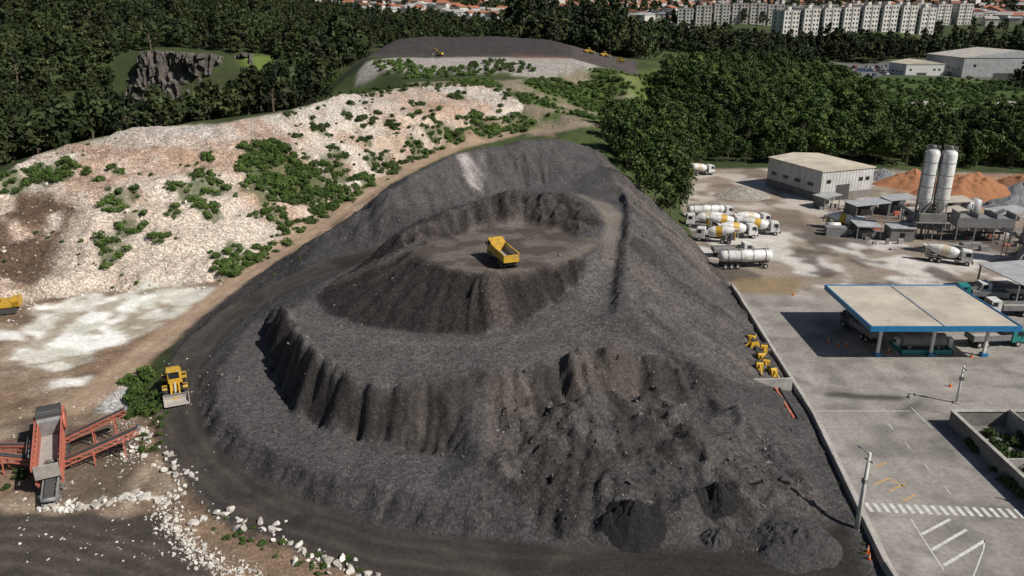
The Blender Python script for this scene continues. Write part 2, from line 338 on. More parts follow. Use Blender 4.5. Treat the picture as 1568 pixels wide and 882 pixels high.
for xl in (44.2,46.2,50.2,52.2): paint(ycore*(1-yc)*np.exp(-((GX-xl+wob1*.8)/.35)**2)*.32,(.12,.11,.10))
paint(ycore*pip([P(1120,425,0),P(1230,425,0),P(1220,450,0),P(1130,448,0)],3,2)*.8,(.24,.17,.09))
paint(ycore*pip([P(1262,600,0),P(1385,605,0),P(1380,613,0),P(1265,609,0)],2,1)*.85,(.05,.045,.04))
paint(ycore*pip([P(1385,625,0),P(1420,605,0),P(1395,640,0),P(1440,648,0),P(1380,640,0)],2,1)*.85,(.05,.045,.04))
paint(pip([(110,195),(170,190),(178,238),(108,240)],5,3)*.85,(.36,.20,.11),.3)
# right distance
paint(pip([(155,316),(260,316),(270,345),(150,345)],3,1),(.15,.145,.14),.1)
paint(pip([(190,488),(420,488),(440,590),(210,600)],6,1),(.14,.135,.13),.1)
paint(pip([(140,350),(280,350),(300,480),(180,480)],6,2)*.8,(.065,.105,.028),.2)
paint(pip([P(900,195,13),P(840,205,11),P(800,210,10),P(905,183,14.3),P(915,186,14)],1,1),(.30,.24,.18),.1)
paint(pip([(-112,400),(-135,402),(-140,424),(-110,428)],4,2),(.11,.15,.035),.2)
col=blur(col,1)
GPATCH=[(85,270,38,24),(178,262,12,14),(175,315,24,12),(197,350,22,16),(170,385,26,22),(287,298,22,14),(325,285,22,10),(320,322,20,12),(262,325,9,8),(246,368,14,9),(440,262,60,26),(410,285,40,16),(480,285,34,14),(390,238,20,5),(355,380,14,12),(350,412,22,18),(375,405,20,10),(418,330,16,8),(440,340,14,8),(490,318,26,12),(520,300,22,10),(515,262,24,10),(570,245,14,12),(560,275,14,8),(600,255,18,10),(640,228,18,8),(660,205,14,6),(520,240,14,8),(20,280,22,14),(205,300,8,8),(600,190,10,4),(640,160,12,5),(560,215,10,6),(300,268,16,8),(330,390,12,8),(690,210,24,8),(740,200,26,8),(790,190,24,6),(150,275,10,8),(390,330,10,6),(460,310,14,8),(130,265,8,5),(530,178,10,4),(455,208,8,4),(320,245,10,4),(490,200,14,5),(700,150,12,4),(500,130,20,5)]
def prad(c,ru): return float(np.clip(ru*(c[1]*CP+(CH-c[2])*SP)/FL,.7,9))
# ------------------------------------------------ materials
def nt(mat):
    mat.use_nodes=True;t=mat.node_tree;return t,t.nodes,t.links,t.nodes['Principled BSDF']
def mth(t,op,a,b=None,cl=False):
    n=t.nodes.new('ShaderNodeMath');n.operation=op;n.use_clamp=cl
    for i,x in enumerate((a,b)):
        if x is None: continue
        if isinstance(x,(int,float)): n.inputs[i].default_value=x
        else: t.links.new(x,n.inputs[i])
    return n.outputs[0]
def mrange(t,x,a,b,c,d):
    n=t.nodes.new('ShaderNodeMapRange');t.links.new(x,n.inputs[0])
    for i,q in enumerate((a,b,c,d)): n.inputs[i+1].default_value=q
    return n.outputs[0]
def noise(t,vec,scale,det=5,rough=.6):
    n=t.nodes.new('ShaderNodeTexNoise');n.inputs['Scale'].default_value=scale;n.inputs['Detail'].default_value=det;n.inputs['Roughness'].default_value=rough
    if vec is not None: t.links.new(vec,n.inputs['Vector'])
    return n.outputs[0]
def vscale(t,v,f):
    n=t.nodes.new('ShaderNodeVectorMath');n.operation='SCALE';t.links.new(v,n.inputs[0]);t.links.new(f,n.inputs['Scale']);return n.outputs[0]
def vor(t,vec,scale):
    n=t.nodes.new('ShaderNodeTexVoronoi');n.inputs['Scale'].default_value=scale;t.links.new(vec,n.inputs['Vector']);return n
def terrain_mat():
    m=bpy.data.materials.new('ground_surface');t,N,L,B=nt(m)
    at=N.new('ShaderNodeAttribute');at.attribute_name='albedo'
    g=N.new('ShaderNodeNewGeometry');pos=g.outputs['Position'];grit=at.outputs['Alpha']
    a=mrange(t,noise(t,pos,.25,3),.3,.7,.85,1.15)
    b=mrange(t,noise(t,pos,1.8,5,.7),.3,.7,.76,1.24)
    f=mth(t,'MULTIPLY',a,b)
    def cell(sc,lo,hi):
        v=vor(t,pos,sc);s=N.new('ShaderNodeSeparateColor');L.new(v.outputs['Color'],s.inputs[0])
        x=mrange(t,s.outputs[0],0,1,lo,hi)
        ed=mrange(t,v.outputs['Distance'],.35,.8,1,.6)
        x=mth(t,'MULTIPLY',x,ed)
        x=mth(t,'SUBTRACT',x,1.0);x=mth(t,'MULTIPLY',x,grit);return mth(t,'ADD',x,1.0)
    f=mth(t,'MULTIPLY',f,cell(3.2,.5,1.75))
    L.new(vscale(t,at.outputs['Color'],f),B.inputs['Base Color'])
    B.inputs['Roughness'].default_value=.93;B.inputs['Specular IOR Level'].default_value=.2
    h=mth(t,'MULTIPLY',noise(t,pos,3.2,4,.7),mth(t,'ADD',mth(t,'MULTIPLY',grit,.85),.05))
    bp=N.new('ShaderNodeBump');bp.inputs['Strength'].default_value=1;bp.inputs['Distance'].default_value=.5
    L.new(h,bp.inputs['Height']);L.new(bp.outputs[0],B.inputs['Normal'])
    return m
_mc={}
def M(name,c,r=.6,metal=0,var=.18,sc=1.5,dirt=None,bump=0):
    if name in _mc: return _mc[name]
    m=bpy.data.materials.new(name);t,N,L,B=nt(m)
    tc=N.new('ShaderNodeTexCoord');v=tc.outputs['Object']
    n1=mrange(t,noise(t,v,sc,5,.65),.3,.7,1-var,1+var)
    rgb=N.new('ShaderNodeRGB');rgb.outputs[0].default_value=(*c,1)
    out=vscale(t,rgb.outputs[0],n1)
    if dirt:
        mx=N.new('ShaderNodeMix');mx.data_type='RGBA'
        L.new(mrange(t,noise(t,v,sc*.6,6,.7),.48,.68,0,.7),mx.inputs[0]);L.new(out,mx.inputs[6]);mx.inputs[7].default_value=(*dirt,1);out=mx.outputs[2]
    L.new(out,B.inputs['Base Color']);B.inputs['Roughness'].default_value=r;B.inputs['Metallic'].default_value=metal
    if bump:
        bp=N.new('ShaderNodeBump');bp.inputs['Distance'].default_value=bump;L.new(noise(t,v,3.5,5,.75),bp.inputs['Height']);L.new(bp.outputs[0],B.inputs['Normal'])
    _mc[name]=m;return m
def leafmat(name,c1,c2):
    m=bpy.data.materials.new(name);t,N,L,B=nt(m)
    oi=N.new('ShaderNodeObjectInfo');at=N.new('ShaderNodeAttribute');at.attribute_name='tint'
    mx=N.new('ShaderNodeMix');mx.data_type='RGBA';mx.inputs[6].default_value=(*c1,1);mx.inputs[7].default_value=(*c2,1);L.new(oi.outputs['Random'],mx.inputs[0])
    g=N.new('ShaderNodeNewGeometry')
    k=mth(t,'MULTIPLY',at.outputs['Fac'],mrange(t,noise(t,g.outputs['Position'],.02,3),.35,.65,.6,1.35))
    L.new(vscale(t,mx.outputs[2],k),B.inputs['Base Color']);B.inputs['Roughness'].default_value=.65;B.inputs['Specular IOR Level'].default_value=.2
    return m
# ------------------------------------------------ terrain mesh
me=bpy.data.meshes.new('ground_terrain')
co=np.stack([GX,GY,Zd],-1).reshape(-1,3)
for (u,v,ru,rv) in GPATCH:
    c=hit(u,v);r=prad(c,ru)
    dd=np.hypot(GX-c[0],(GY-c[1])*.8)+wob1*r*1.2
    mm=sm(r*1.05,r*.6,dd);paint(mm*.8,(.06,.08,.027),.3)
idx=np.arange(NX*NY).reshape(NY,NX)
q=np.stack([idx[:-1,:-1],idx[:-1,1:],idx[1:,1:],idx[1:,:-1]],-1).reshape(-1,4)
me.vertices.add(len(co));me.vertices.foreach_set('co',co.ravel())
me.loops.add(q.size);me.loops.foreach_set('vertex_index',q.ravel())
me.polygons.add(len(q));me.polygons.foreach_set('loop_start',np.arange(0,q.size,4));me.polygons.foreach_set('loop_total',np.full(len(q),4))
me.update();me.validate()
me.polygons.foreach_set('use_smooth',np.ones(len(q),bool))
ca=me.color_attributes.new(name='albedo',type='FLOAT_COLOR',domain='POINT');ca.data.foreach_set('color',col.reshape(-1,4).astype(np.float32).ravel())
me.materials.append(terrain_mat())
ter=bpy.data.objects.new('ground_terrain',me);S.collection.objects.link(ter)
# ------------------------------------------------ mesh builder
class MB:
    def __init__(s): s.v=[];s.f=[];s.m=[];s.mats=[];s.sm=[]
    def mi(s,m):
        if m not in s.mats: s.mats.append(m)
        return s.mats.index(m)
    def face(s,vs,m,smooth=False):
        b=len(s.v);s.v+= [tuple(x) for x in vs];s.f.append(tuple(range(b,b+len(vs))));s.m.append(s.mi(m));s.sm.append(smooth)
    def hexa(s,p,m):
        b=len(s.v);s.v+=[tuple(x) for x in p]
        for f in ((0,3,2,1),(4,5,6,7),(0,1,5,4),(1,2,6,5),(2,3,7,6),(3,0,4,7)):
            s.f.append(tuple(b+i for i in f));s.m.append(s.mi(m));s.sm.append(False)
    def box(s,x0,x1,y0,y1,z0,z1,m,tx=0,ty=0):
        s.hexa([(x0,y0,z0),(x1,y0,z0),(x1,y1,z0),(x0,y1,z0),(x0+tx,y0+ty,z1),(x1-tx,y0+ty,z1),(x1-tx,y1-ty,z1),(x0+tx,y1-ty,z1)],m)
    def prism(s,prof,y0,y1,m):
        n=len(prof);b=len(s.v)
        s.v+=[(x,y0,z) for x,z in prof]+[(x,y1,z) for x,z in prof]
        s.f.append(tuple(range(b,b+n)));s.f.append(tuple(range(b+2*n-1,b+n-1,-1)));k=s.mi(m);s.m+=[k,k];s.sm+=[False,False]
        for i in range(n):
            j=(i+1)%n;s.f.append((b+j,b+i,b+n+i,b+n+j));s.m.append(k);s.sm.append(False)
    def lathe(s,p0,p1,rs,m,n=16,cap=True):
        p0=Vector(p0);p1=Vector(p1);ax=(p1-p0).normalized()
        t=ax.orthogonal().normalized();w=ax.cross(t);b=len(s.v);k=s.mi(m)
        for a,r in rs:
            c=p0.lerp(p1,a)
            for i in range(n):
                g=2*math.pi*i/n;s.v.append(tuple(c+(t*math.cos(g)+w*math.sin(g))*r))
        for j in range(len(rs)-1):
            for i in range(n):
                i2=(i+1)%n;s.f.append((b+j*n+i,b+j*n+i2,b+(j+1)*n+i2,b+(j+1)*n+i));s.m.append(k);s.sm.append(True)
        if cap:
            s.f.append(tuple(b+i for i in range(n))[::-1]);s.f.append(tuple(b+(len(rs)-1)*n+i for i in range(n)));s.m+=[k,k];s.sm+=[False,False]
    def cyl(s,p0,p1,r,m,n=12,r1=None): s.lathe(p0,p1,[(0,r),(1,r if r1 is None else r1)],m,n)
    def beam(s,p0,p1,w,m,h=None): 
        h=h or w;p0=Vector(p0);p1=Vector(p1);ax=(p1-p0).normalized()
        sd=ax.cross(Vector((0,0,1)));sd=Vector((1,0,0)) if sd.length<.01 else sd.normalized();up=sd.cross(ax).normalized()
        q=[]
        for c in (p0,p1):
            q+=[c-sd*w/2-up*h/2,c+sd*w/2-up*h/2,c+sd*w/2+up*h/2,c-sd*w/2+up*h/2]
        s.hexa(q,m)
    def wheel(s,x,y,r,w,rub,rim):
        s.lathe((x,y-w/2,r),(x,y+w/2,r),[(0,r*.86),(.12,r),(.88,r),(1,r*.86)],rub,18)
        s.lathe((x,y-w/2-.02,r),(x,y+w/2+.02,r),[(0,r*.5),(1,r*.5)],rim,12)
    def mesh(s,name):
        m=bpy.data.meshes.new(name);m.from_pydata(s.v,[],s.f)
        for x in s.mats: m.materials.append(x)
        m.polygons.foreach_set('material_index',s.m);m.polygons.foreach_set('use_smooth',s.sm);m.update();return m
def link(o): S.collection.objects.link(o);return o
def assemble(name,parts,loc,rz=0,sc=1,bev=.03):
    e=link(bpy.data.objects.new(name,None));e.location=loc;e.rotation_euler=(0,0,rz);e.scale=(sc,)*3;e.empty_display_size=.5
    for k,m in parts.items():
        o=link(bpy.data.objects.new(k,m));o.parent=e
        if bev:
            b=o.modifiers.new('bevel','BEVEL');b.width=bev;b.segments=2;b.limit_method='ANGLE';b.angle_limit=.6
    return e
def single(name,mb,loc=(0,0,0),rz=0,sc=1,bev=0,mesh=None):
    o=link(bpy.data.objects.new(name,mesh or mb.mesh(name)));o.location=loc;o.rotation_euler=(0,0,rz);o.scale=(sc,)*3
    if bev:
        b=o.modifiers.new('bevel','BEVEL');b.width=bev;b.segments=2;b.limit_method='ANGLE';b.angle_limit=.6
    return o
yel=M('machine_yellow_paint',(.55,.33,.03),.5,dirt=(.22,.15,.08));blk=M('black_rubber',(.02,.02,.02),.85);dgl=M('dark_glass',(.02,.025,.03),.12,var=.02)
wht=M('white_paint',(.68,.68,.66),.45,dirt=(.42,.38,.33));gry=M('grey_steel',(.22,.22,.22),.55,dirt=(.15,.11,.08));dst=M('dark_steel',(.06,.06,.06),.6)
rim=M('wheel_rim',(.45,.44,.42),.5);conc=M('concrete',(.38,.36,.33),.9,dirt=(.2,.18,.16),sc=.8);concd=M('weathered_concrete',(.2,.19,.175),.9,dirt=(.09,.08,.07),sc=.7)
red=M('faded_red_paint',(.46,.14,.09),.6,dirt=(.34,.19,.14));org=M('orange_plastic',(.75,.17,.03),.5);blu=M('blue_fascia_paint',(.02,.17,.36),.4);teal=M('teal_paint',(.02,.22,.20),.45)
roofm=M('beige_roof_sheet',(.50,.45,.37),.6,dirt=(.33,.29,.24),sc=.25);galv=M('galvanised_sheet',(.40,.41,.42),.45,dirt=(.28,.25,.21),sc=.5);bed=M('scraped_bed_steel',(.36,.33,.30),.6)
linew=M('road_paint_white',(.58,.57,.54),.8,var=.3,sc=2,dirt=(.32,.30,.27));lineo=M('road_paint_orange',(.48,.29,.12),.8,var=.3,sc=2,dirt=(.3,.26,.2))
brk=M('terracotta_roof',(.33,.13,.07),.8);bark=M('bark',(.12,.09,.065),.9);whal=M('plaster_wall',(.55,.53,.49),.8,dirt=(.35,.32,.29),sc=.3)
steelw=M('warehouse_cladding',(.55,.55,.53),.55,dirt=(.36,.33,.29),sc=.3);polec=M('pale_concrete_pole',(.58,.56,.52),.8)
# ------------------------------------------------ dump truck
def dump_truck():
    c=MB();c.box(-4.2,4.3,-.5,.5,.75,1.2,dst)
    for x in (-2.6,-3.9): c.box(x-.15,x+.15,-1.1,1.1,.6,.8,dst)
    c.box(.8,2.2,-1.25,-.6,.7,1.25,gry);c.box(.8,2.2,.6,1.25,.7,1.25,gry)
    w=MB()
    for x in (3.0,-1.9,-3.35):
        for y in ((-1.15,1.15) if x>0 else (-1.2,-.82,.82,1.2)): w.wheel(x,y,.62,.36,blk,yel)
    k=MB();k.prism([(2.3,1.0),(4.5,1.0),(4.6,1.6),(4.5,2.2),(4.15,3.2),(2.5,3.3),(2.3,3.2)],-1.25,1.25,yel)
    k.prism([(4.515,2.22),(4.54,2.22),(4.2,3.1),(4.17,3.1)],-1.1,1.1,dgl)
    for s in (-1,1): k.box(2.8,3.9,s*1.25-.02,s*1.25+.02,2.2,3.0,dgl);k.box(4.2,4.3,s*1.5-.12,s*1.5+.12,2.1,2.8,blk);k.beam((4.2,s*1.25,2.6),(4.25,s*1.45,2.6),.06,blk)
    k.box(4.5,4.75,-1.25,1.25,.6,1.05,dst);k.box(4.58,4.64,-.8,.8,1.2,1.7,dst)
    b=MB();yb=1.38
    b.prism([(-4.5,1.35),(1.9,1.35),(1.9,1.5),(-4.5,1.5)],-yb,yb,bed)
    for s in (-1,1):
        b.prism([(-4.6,1.5),(1.9,1.5),(2.1,3.0),(-4.6,2.75)],s*yb-.06,s*yb+.06,yel)
        b.prism([(-4.5,1.62),(1.8,1.62),(1.8,2.7),(-4.5,2.6)],s*(yb-.09)-.02,s*(yb-.09)+.02,bed)
        b.box(-4.6,2.1,s*yb-.12,s*yb+.12,2.76,2.9,yel)
        for x in np.arange(-4.2,2,.95): b.box(x-.07,x+.07,s*(yb+.06)-.05,s*(yb+.06)+.05,1.4,2.76,yel)
    b.prism([(1.8,1.5),(2.0,1.5),(2.2,3.1),(2.05,3.1)],-yb,yb,yel)
    b.prism([(2.05,3.0),(2.2,3.1),(3.9,3.55),(3.9,3.45)],-yb,yb,yel)
    b.prism([(-4.75,1.4),(-4.62,1.4),(-4.62,2.7),(-4.75,2.7)],-yb,yb,yel)
    b.box(-4.5,1.8,-1.2,1.2,1.5,1.62,bed)
    return dict(chassis=c.mesh('chassis'),wheels=w.mesh('wheels'),cab=k.mesh('cab'),tipper_body=b.mesh('tipper_body'))
def seat(u,v,z): x,y,_=P(u,v,z);return (x,y,float(zt(x,y)))
dtk=dump_truck()
p=seat(769,402,15);assemble('dump_truck',dtk,(p[0],p[1],p[2]+.02),math.radians(110),.82)
# ------------------------------------------------ wheel loader (front +X)
def loader():
    b=MB();b.prism([(-3.4,1.0),(-3.5,1.6),(-3.3,2.1),(-.9,2.3),(-.7,1.0)],-.95,.95,yel);b.box(-3.62,-3.42,-1.2,1.2,.7,1.3,dst)
    b.box(-3.52,-3.45,-.7,.7,1.3,1.95,dst);b.cyl((-2.2,.4,2.2),(-2.2,.4,2.9),.08,dst)
    b.prism([(-.7,.9),(-.6,1.6),(1.0,1.6),(1.9,1.2),(1.9,.7)],-.5,.5,yel)
    for s in (-1,1):
        b.prism([(-3.0,1.35),(-1.2,1.35),(-1.2,1.55),(-3.0,1.55)],s*1.25-.3,s*1.25+.3,yel)
        b.prism([(.6,1.4),(1.9,1.4),(1.8,1.6),(.7,1.6)],s*1.25-.3,s*1.25+.3,yel)
    c=MB();c.box(-1.1,.5,-.75,.75,1.6,2.2,yel);c.box(-1.05,.45,-.72,.72,2.2,3.15,dgl,.08,.06);c.box(-1.15,.6,-.82,.82,3.15,3.32,yel)
    for x in (-1.02,.42):
        for y in (-.72,.72): c.beam((x,y,2.2),(x*.93,y*.93,3.16),.1,yel)
    for y in (-.5,.5): c.box(.6,.68,y-.12,y+.12,3.2,3.36,rim)
    w=MB()
    for x in (-2.1,1.3):
        for y in (-1.2,1.2): w.wheel(x,y,.82,.6,blk,yel)
    a=MB()
    for s in (-1,1): a.prism([(.9,1.7),(1.1,2.0),(2.6,1.3),(3.0,.55),(2.7,.45),(2.3,1.0)],s*.5-.1,s*.5+.1,yel)
    a.cyl((.9,0,1.9),(2.6,0,1.2),.12,rim)
    a.prism([(2.7,.9),(2.9,.95),(3.0,.5),(2.9,.4)],-.4,.4,yel)
    k=MB();pr=[(3.0,.15),(2.85,.5),(2.9,1.0),(3.15,1.35)]
    inn=[(3.2,1.32),(2.98,1.0),(2.95,.55),(3.1,.25),(4.05,.12),(4.1,.05),(3.1,.08)]
    k.prism(pr+inn,-1.5,1.5,bed)
    for s in (-1,1): k.prism([(3.0,.12),(2.88,.5),(2.92,1.0),(3.18,1.34),(4.0,.2),(4.05,.08)],s*1.5-.04,s*1.5+.04,bed)
    return dict(body=b.mesh('body'),cab=c.mesh('cab'),wheels=w.mesh('wheels'),lift_arms=a.mesh('lift_arms'),bucket=k.mesh('bucket'))
ldr=loader()
p=seat(270,602,1.3);assemble('wheel_loader',ldr,(p[0],p[1],p[2]+.03),math.radians(-66),1.0)
# ------------------------------------------------ mixer
def truckcab(k,x0,m,w=1.2):
    k.prism([(x0,.8),(x0+2.0,.8),(x0+2.1,1.5),(x0+2.0,2.0),(x0+1.75,2.95),(x0+.1,3.05),(x0,2.9)],-w,w,m)
    k.prism([(x0+2.01,2.02),(x0+2.04,2.02),(x0+1.8,2.85),(x0+1.77,2.85)],-w+.12,w-.12,dgl)
    for s in (-1,1): k.box(x0+.7,x0+1.6,s*w-.02,s*w+.02,1.95,2.75,dgl);k.box(x0+1.85,x0+1.95,s*(w+.2)-.1,s*(w+.2)+.1,1.9,2.6,blk)
    k.box(x0+1.95,x0+2.25,-w,w,.5,.95,dst);k.box(x0+2.05,x0+2.13,-.7,.7,1.1,1.5,dst)
def mixer(stripe):
    c=MB();c.box(-4.2,4,-.45,.45,.8,1.1,dst);c.box(1.2,2.1,-1.2,1.2,.6,1.1,gry);c.box(-3.9,-3.4,-.9,.9,1.1,2.3,gry)
    w=MB()
    for x in (3.4,-1.6,-2.95):
        for y in ((-1.05,1.05) if x>0 else (-1.1,1.1)): w.wheel(x,y,.52,.32 if x>0 else .55,blk,rim)
    k=MB();truckcab(k,2.3,wht)
    d=MB();a=(1.9,0,2.0);b=(-4.1,0,3.0)
    d.lathe(a,b,[(0,.5),(.06,.95),(.2,1.18),(.33,1.22)],wht,20,True)
    d.lathe(a,b,[(.333,1.225),(.56,1.2)],stripe,20,False)
    d.lathe(a,b,[(.56,1.2),(.8,.88),(1,.5)],wht,20,True)
    h=MB();h.prism([(-4.0,3.3),(-4.8,3.4),(-4.5,2.9),(-4.1,2.8)],-.5,.5,wht);h.prism([(-4.4,2.6),(-4.6,2.6),(-5.0,1.4),(-4.8,1.4)],-.25,.25,gry)
    h.box(-4.2,-4.0,-.8,.8,1.1,2.5,stripe);h.box(-4.3,-1,-1.2,-1.1,1.15,1.3,gry);h.box(-4.3,-1,1.1,1.2,1.15,1.3,gry)
    h.beam((-4.3,1,.8),(-4.3,.6,3.3),.08,stripe)
    return dict(chassis=c.mesh('chassis'),wheels=w.mesh('wheels'),cab=k.mesh('cab'),drum=d.mesh('drum'),chute=h.mesh('chute'))
mixy=mixer(yel);mixw=mixer(M('beige_paint',(.5,.42,.3),.5))
for u,v,r,k in [(1095,370,160,mixy),(1128,364,5,mixy),(1162,358,-8,mixy),(1078,347,172,mixw),(1110,352,0,mixy),(1293,350,-20,mixy),(1450,402,-25,mixw),(1072,268,15,mixw),(1150,347,10,mixw)]:
    p=P(u,v,0);assemble('concrete_mixer_truck',k,(p[0],p[1],.01),math.radians(r),1.0)
def tanker(cab):
    c=MB();c.box(-5,4.5,-.5,.5,.95,1.2,dst)
    w=MB()
    for x in (-4.2,-3.0,-1.8)+((6.6,3.4) if cab else (3.6,)):
        for y in (-1.1,1.1): w.wheel(x,y,.5,.45,blk,rim)
    t=MB();t.lathe((-5.2,0,2.35),(5,0,2.35),[(0,.7),(.03,1.05),(.07,1.18),(.45,1.22),(.5,1.3),(.55,1.22),(.93,1.18),(.97,1.05),(1,.7)],wht,24)
    for x in (-3.6,-1.2,1.2,3.6): t.lathe((x-.07,0,2.35),(x+.07,0,2.35),[(0,1.27),(1,1.27)],gry,24);t.cyl((x,0,3.5),(x,0,3.75),.3,gry)
    t.box(-4.6,4.4,-.25,.25,3.56,3.62,gry)
    for s in (-1,1): t.box(-4.6,4.4,s*.6-.02,s*.6+.02,3.95,4.0,gry)
    for x in (-4.5,-1.5,1.5,4.3):
        for s in (-1,1): t.box(x-.03,x+.03,s*.6-.03,s*.6+.03,3.3,4.0,gry)
    d=dict(chassis=c.mesh('chassis'),wheels=w.mesh('wheels'),tank=t.mesh('tank'))
    if cab: k=MB();truckcab(k,5.4,wht);k.box(2.5,7,-.45,.45,.7,.95,dst);d['cab']=k.mesh('cab')
    return d
p=P(1140,409,0);assemble('tank_trailer',tanker(False),(p[0],p[1],.01),math.radians(4),1.05)
tkc=tanker(True)
p=P(1080,333,0);assemble('tank_truck',tkc,(p[0],p[1],.01),math.radians(6),.9)
def boxtruck(m,bm):
    c=MB();c.box(-4.2,4,-.45,.45,.8,1.1,dst);w=MB()
    for x in (3.4,-1.9,-3.2):
        for y in (-1.05,1.05): w.wheel(x,y,.52,.4,blk,rim)
    k=MB();truckcab(k,2.3,m);b=MB();b.box(-4.4,2,-1.25,1.25,1.2,1.35,bm)
    for s in (-1,1): b.box(-4.4,2,s*1.22-.04,s*1.22+.04,1.35,2.2,bm)
    b.box(1.92,2,-1.2,1.2,1.35,2.4,bm);b.box(-4.4,-4.32,-1.2,1.2,1.35,2.2,bm);b.box(-4.2,1.8,-1.15,1.15,1.36,1.6,bed)
    return dict(chassis=c.mesh('chassis'),wheels=w.mesh('wheels'),cab=k.mesh('cab'),cargo_bed=b.mesh('cargo_bed'))
bt=boxtruck(teal,gry);bt2=boxtruck(wht,gry);bt3=boxtruck(dst,gry)
for u,v,r,k in [(1500,460,170,bt),(1530,455,175,bt2),(1545,482,178,bt2),(1318,512,100,bt3),(1520,528,5,bt),(1120,392,3,bt2)]:
    p=P(u,v,0);assemble('flatbed_truck',k,(p[0],p[1],.01),math.radians(r),.95)
def car(m):
    b=MB();b.prism([(-2.1,.35),(-2.15,.8),(-1.9,.95),(-1.0,1.0),(.9,.95),(2.0,.8),(2.1,.55),(2.05,.35)],-.85,.85,m)
    b.prism([(-1.75,.95),(-1.2,1.42),(.3,1.45),(1.0,.93)],-.74,.74,dgl);b.box(-1.2,.3,-.7,.7,1.43,1.49,m)
    for x in (-1.3,1.3):
        for y in (-.78,.78): b.wheel(x,y,.32,.2,blk,rim)
    b.box(2.02,2.12,-.75,-.4,.6,.75,rim);b.box(2.02,2.12,.4,.75,.6,.75,rim)
    return b.mesh('parked_car')
cars=[car(M('car_white',(.65,.65,.65),.3)),car(M('car_silver',(.35,.36,.37),.3)),car(M('car_black',(.03,.03,.035),.25)),car(M('car_red',(.3,.03,.02),.3)),car(M('car_blue',(.04,.08,.2),.3))]
for i in range(40):
    x=158+rng.random()*105;y=random.choice((320,327,334,341))+rng.normal()*.4
    single('parked_car',None,(x,y,float(zt(x,y))+.05),math.radians(random.choice((80,90,100))),1.15,0,random.choice(cars[:3]+cars[:2]+cars))
for i in range(70):
    x=208+rng.random()*66;y=random.choice((498,510,522,540,555,575))+rng.normal()
    single('parked_car',None,(x,y,float(zt(x,y))+.05),math.radians(90),1.2,0,random.choice(cars[:2]+cars))
# ------------------------------------------------ fuel station canopy
def station():
    r=MB();r.box(52,73.5,104.5,122,5.55,6.0,roofm)
    for y in np.arange(105.2,121.8,.9): r.box(52.3,73.2,y-.04,y+.04,6.0,6.05,roofm)
    r.box(62.55,62.95,104.6,121.9,5.98,6.12,galv)
    f=MB()
    f.box(51.8,73.7,104.3,104.5,5.3,6.15,blu);f.box(51.8,73.7,122,122.2,5.3,6.15,blu);f.box(51.8,52,104.5,122,5.3,6.15,blu);f.box(73.5,73.7,104.5,122,5.3,6.15,blu)
    c=MB()
    for x in (55,63,71):
        for y in (107.5,119): c.box(x-.2,x+.2,y-.2,y+.2,.02,5.55,wht);c.box(x-.45,x+.45,y-.45,y+.45,.02,.5,blu)
    i=MB()
    for x in (59,67): i.box(x-1,x+1,108,118,.02,.2,conc)
    for x in (59,67):
        for y in (110,115.5): i.box(x-.35,x+.35,y-.5,y+.5,.2,1.9,wht);i.box(x-.37,x+.37,y-.35,y+.35,1.2,1.6,dgl)
    return dict(roof=r.mesh('roof'),fascia=f.mesh('fascia'),columns=c.mesh('columns'),pump_islands=i.mesh('pump_islands'))
assemble('fuel_station_canopy',station(),(0,0,0),0,1,.02)
t=MB();t.cyl((-3,0,1.5),(3,0,1.5),1.0,gry,20)
for x in (-2,2): t.box(x-.2,x+.2,-.9,.9,0,.9,conc)
t.box(-3.6,3.6,-1.7,-1.55,0,.7,teal);t.box(-3.6,3.6,1.55,1.7,0,.7,teal);t.box(-3.6,-3.45,-1.7,1.7,0,.7,teal);t.box(3.45,3.6,-1.7,1.7,0,.7,teal)
p=P(1412,538,0);single('fuel_storage_tank',t,(p[0],p[1]+.6,.01),.0,1.1,.02)
k=MB();k.box(-.22,.22,-.22,.22,0,.05,org);k.lathe((0,0,.05),(0,0,.4),[(0,.16),(1,.1)],org,12);k.lathe((0,0,.4),(0,0,.55),[(0,.1),(1,.075)],wht,12);k.lathe((0,0,.55),(0,0,.75),[(0,.075),(1,.03)],org,12)
km=k.mesh('traffic_cone')
for u,v in [(1268,524),(1282,530),(1295,530),(1360,540),(1487,547),(1342,520),(1455,592),(1330,858),(1328,846),(1215,452)]:
    p=P(u,v,0);single('traffic_cone',None,(p[0],p[1],.01),0,1.1,0,km)
def pole(h,arm=True,k=1):
    m=MB();m.lathe((0,0,0),(0,0,h),[(0,.17*k),(1,.10*k)],polec,10);m.box(-.35,.35,-.35,.35,0,.15,conc);m.box(-.5,.5,-.05,.05,h-.9,h-.8,dst);m.box(-.22,.22,-.24,.24,h*.62,h*.62+.5,gry)
    if arm: m.beam((0,0,h-.3),(-1.0,0,h),.08,gry);m.box(-1.5,-.95,-.14,.14,h-.08,h+.06,gry)
    return m
x,y,_=P(1311,812,0);single('street_lamp',pole(9,True,1.5),(x,y,0),-1.2)
x,y,_=P(1464,617,0);single('street_lamp',pole(5.5),(x,y,0),1.2)
x,y=60.5,67;single('street_lamp',pole(9),(x,y,0),2.5)
w=MB()
wl=[(35.0,52),(35.0,60.3),(38.4,88),(41,138)]
for a,b in zip(wl[:-1],wl[1:]):
    n=int(math.dist(a,b)/4)
    for i in range(n):
        q0=[a[j]+(b[j]-a[j])*i/n for j in (0,1)];q1=[a[j]+(b[j]-a[j])*(i+.985)/n for j in (0,1)]
        hh=.75+random.random()*.12
        w.hexa([(q0[0]-.18,q0[1],-.1),(q0[0]+.22,q0[1],-.1),(q1[0]+.22,q1[1],-.1),(q1[0]-.18,q1[1],-.1),(q0[0]-.12,q0[1],hh),(q0[0]+.12,q0[1],hh),(q1[0]+.12,q1[1],hh),(q1[0]-.12,q1[1],hh)],conc)
single('concrete_barrier_wall',w,bev=.03)
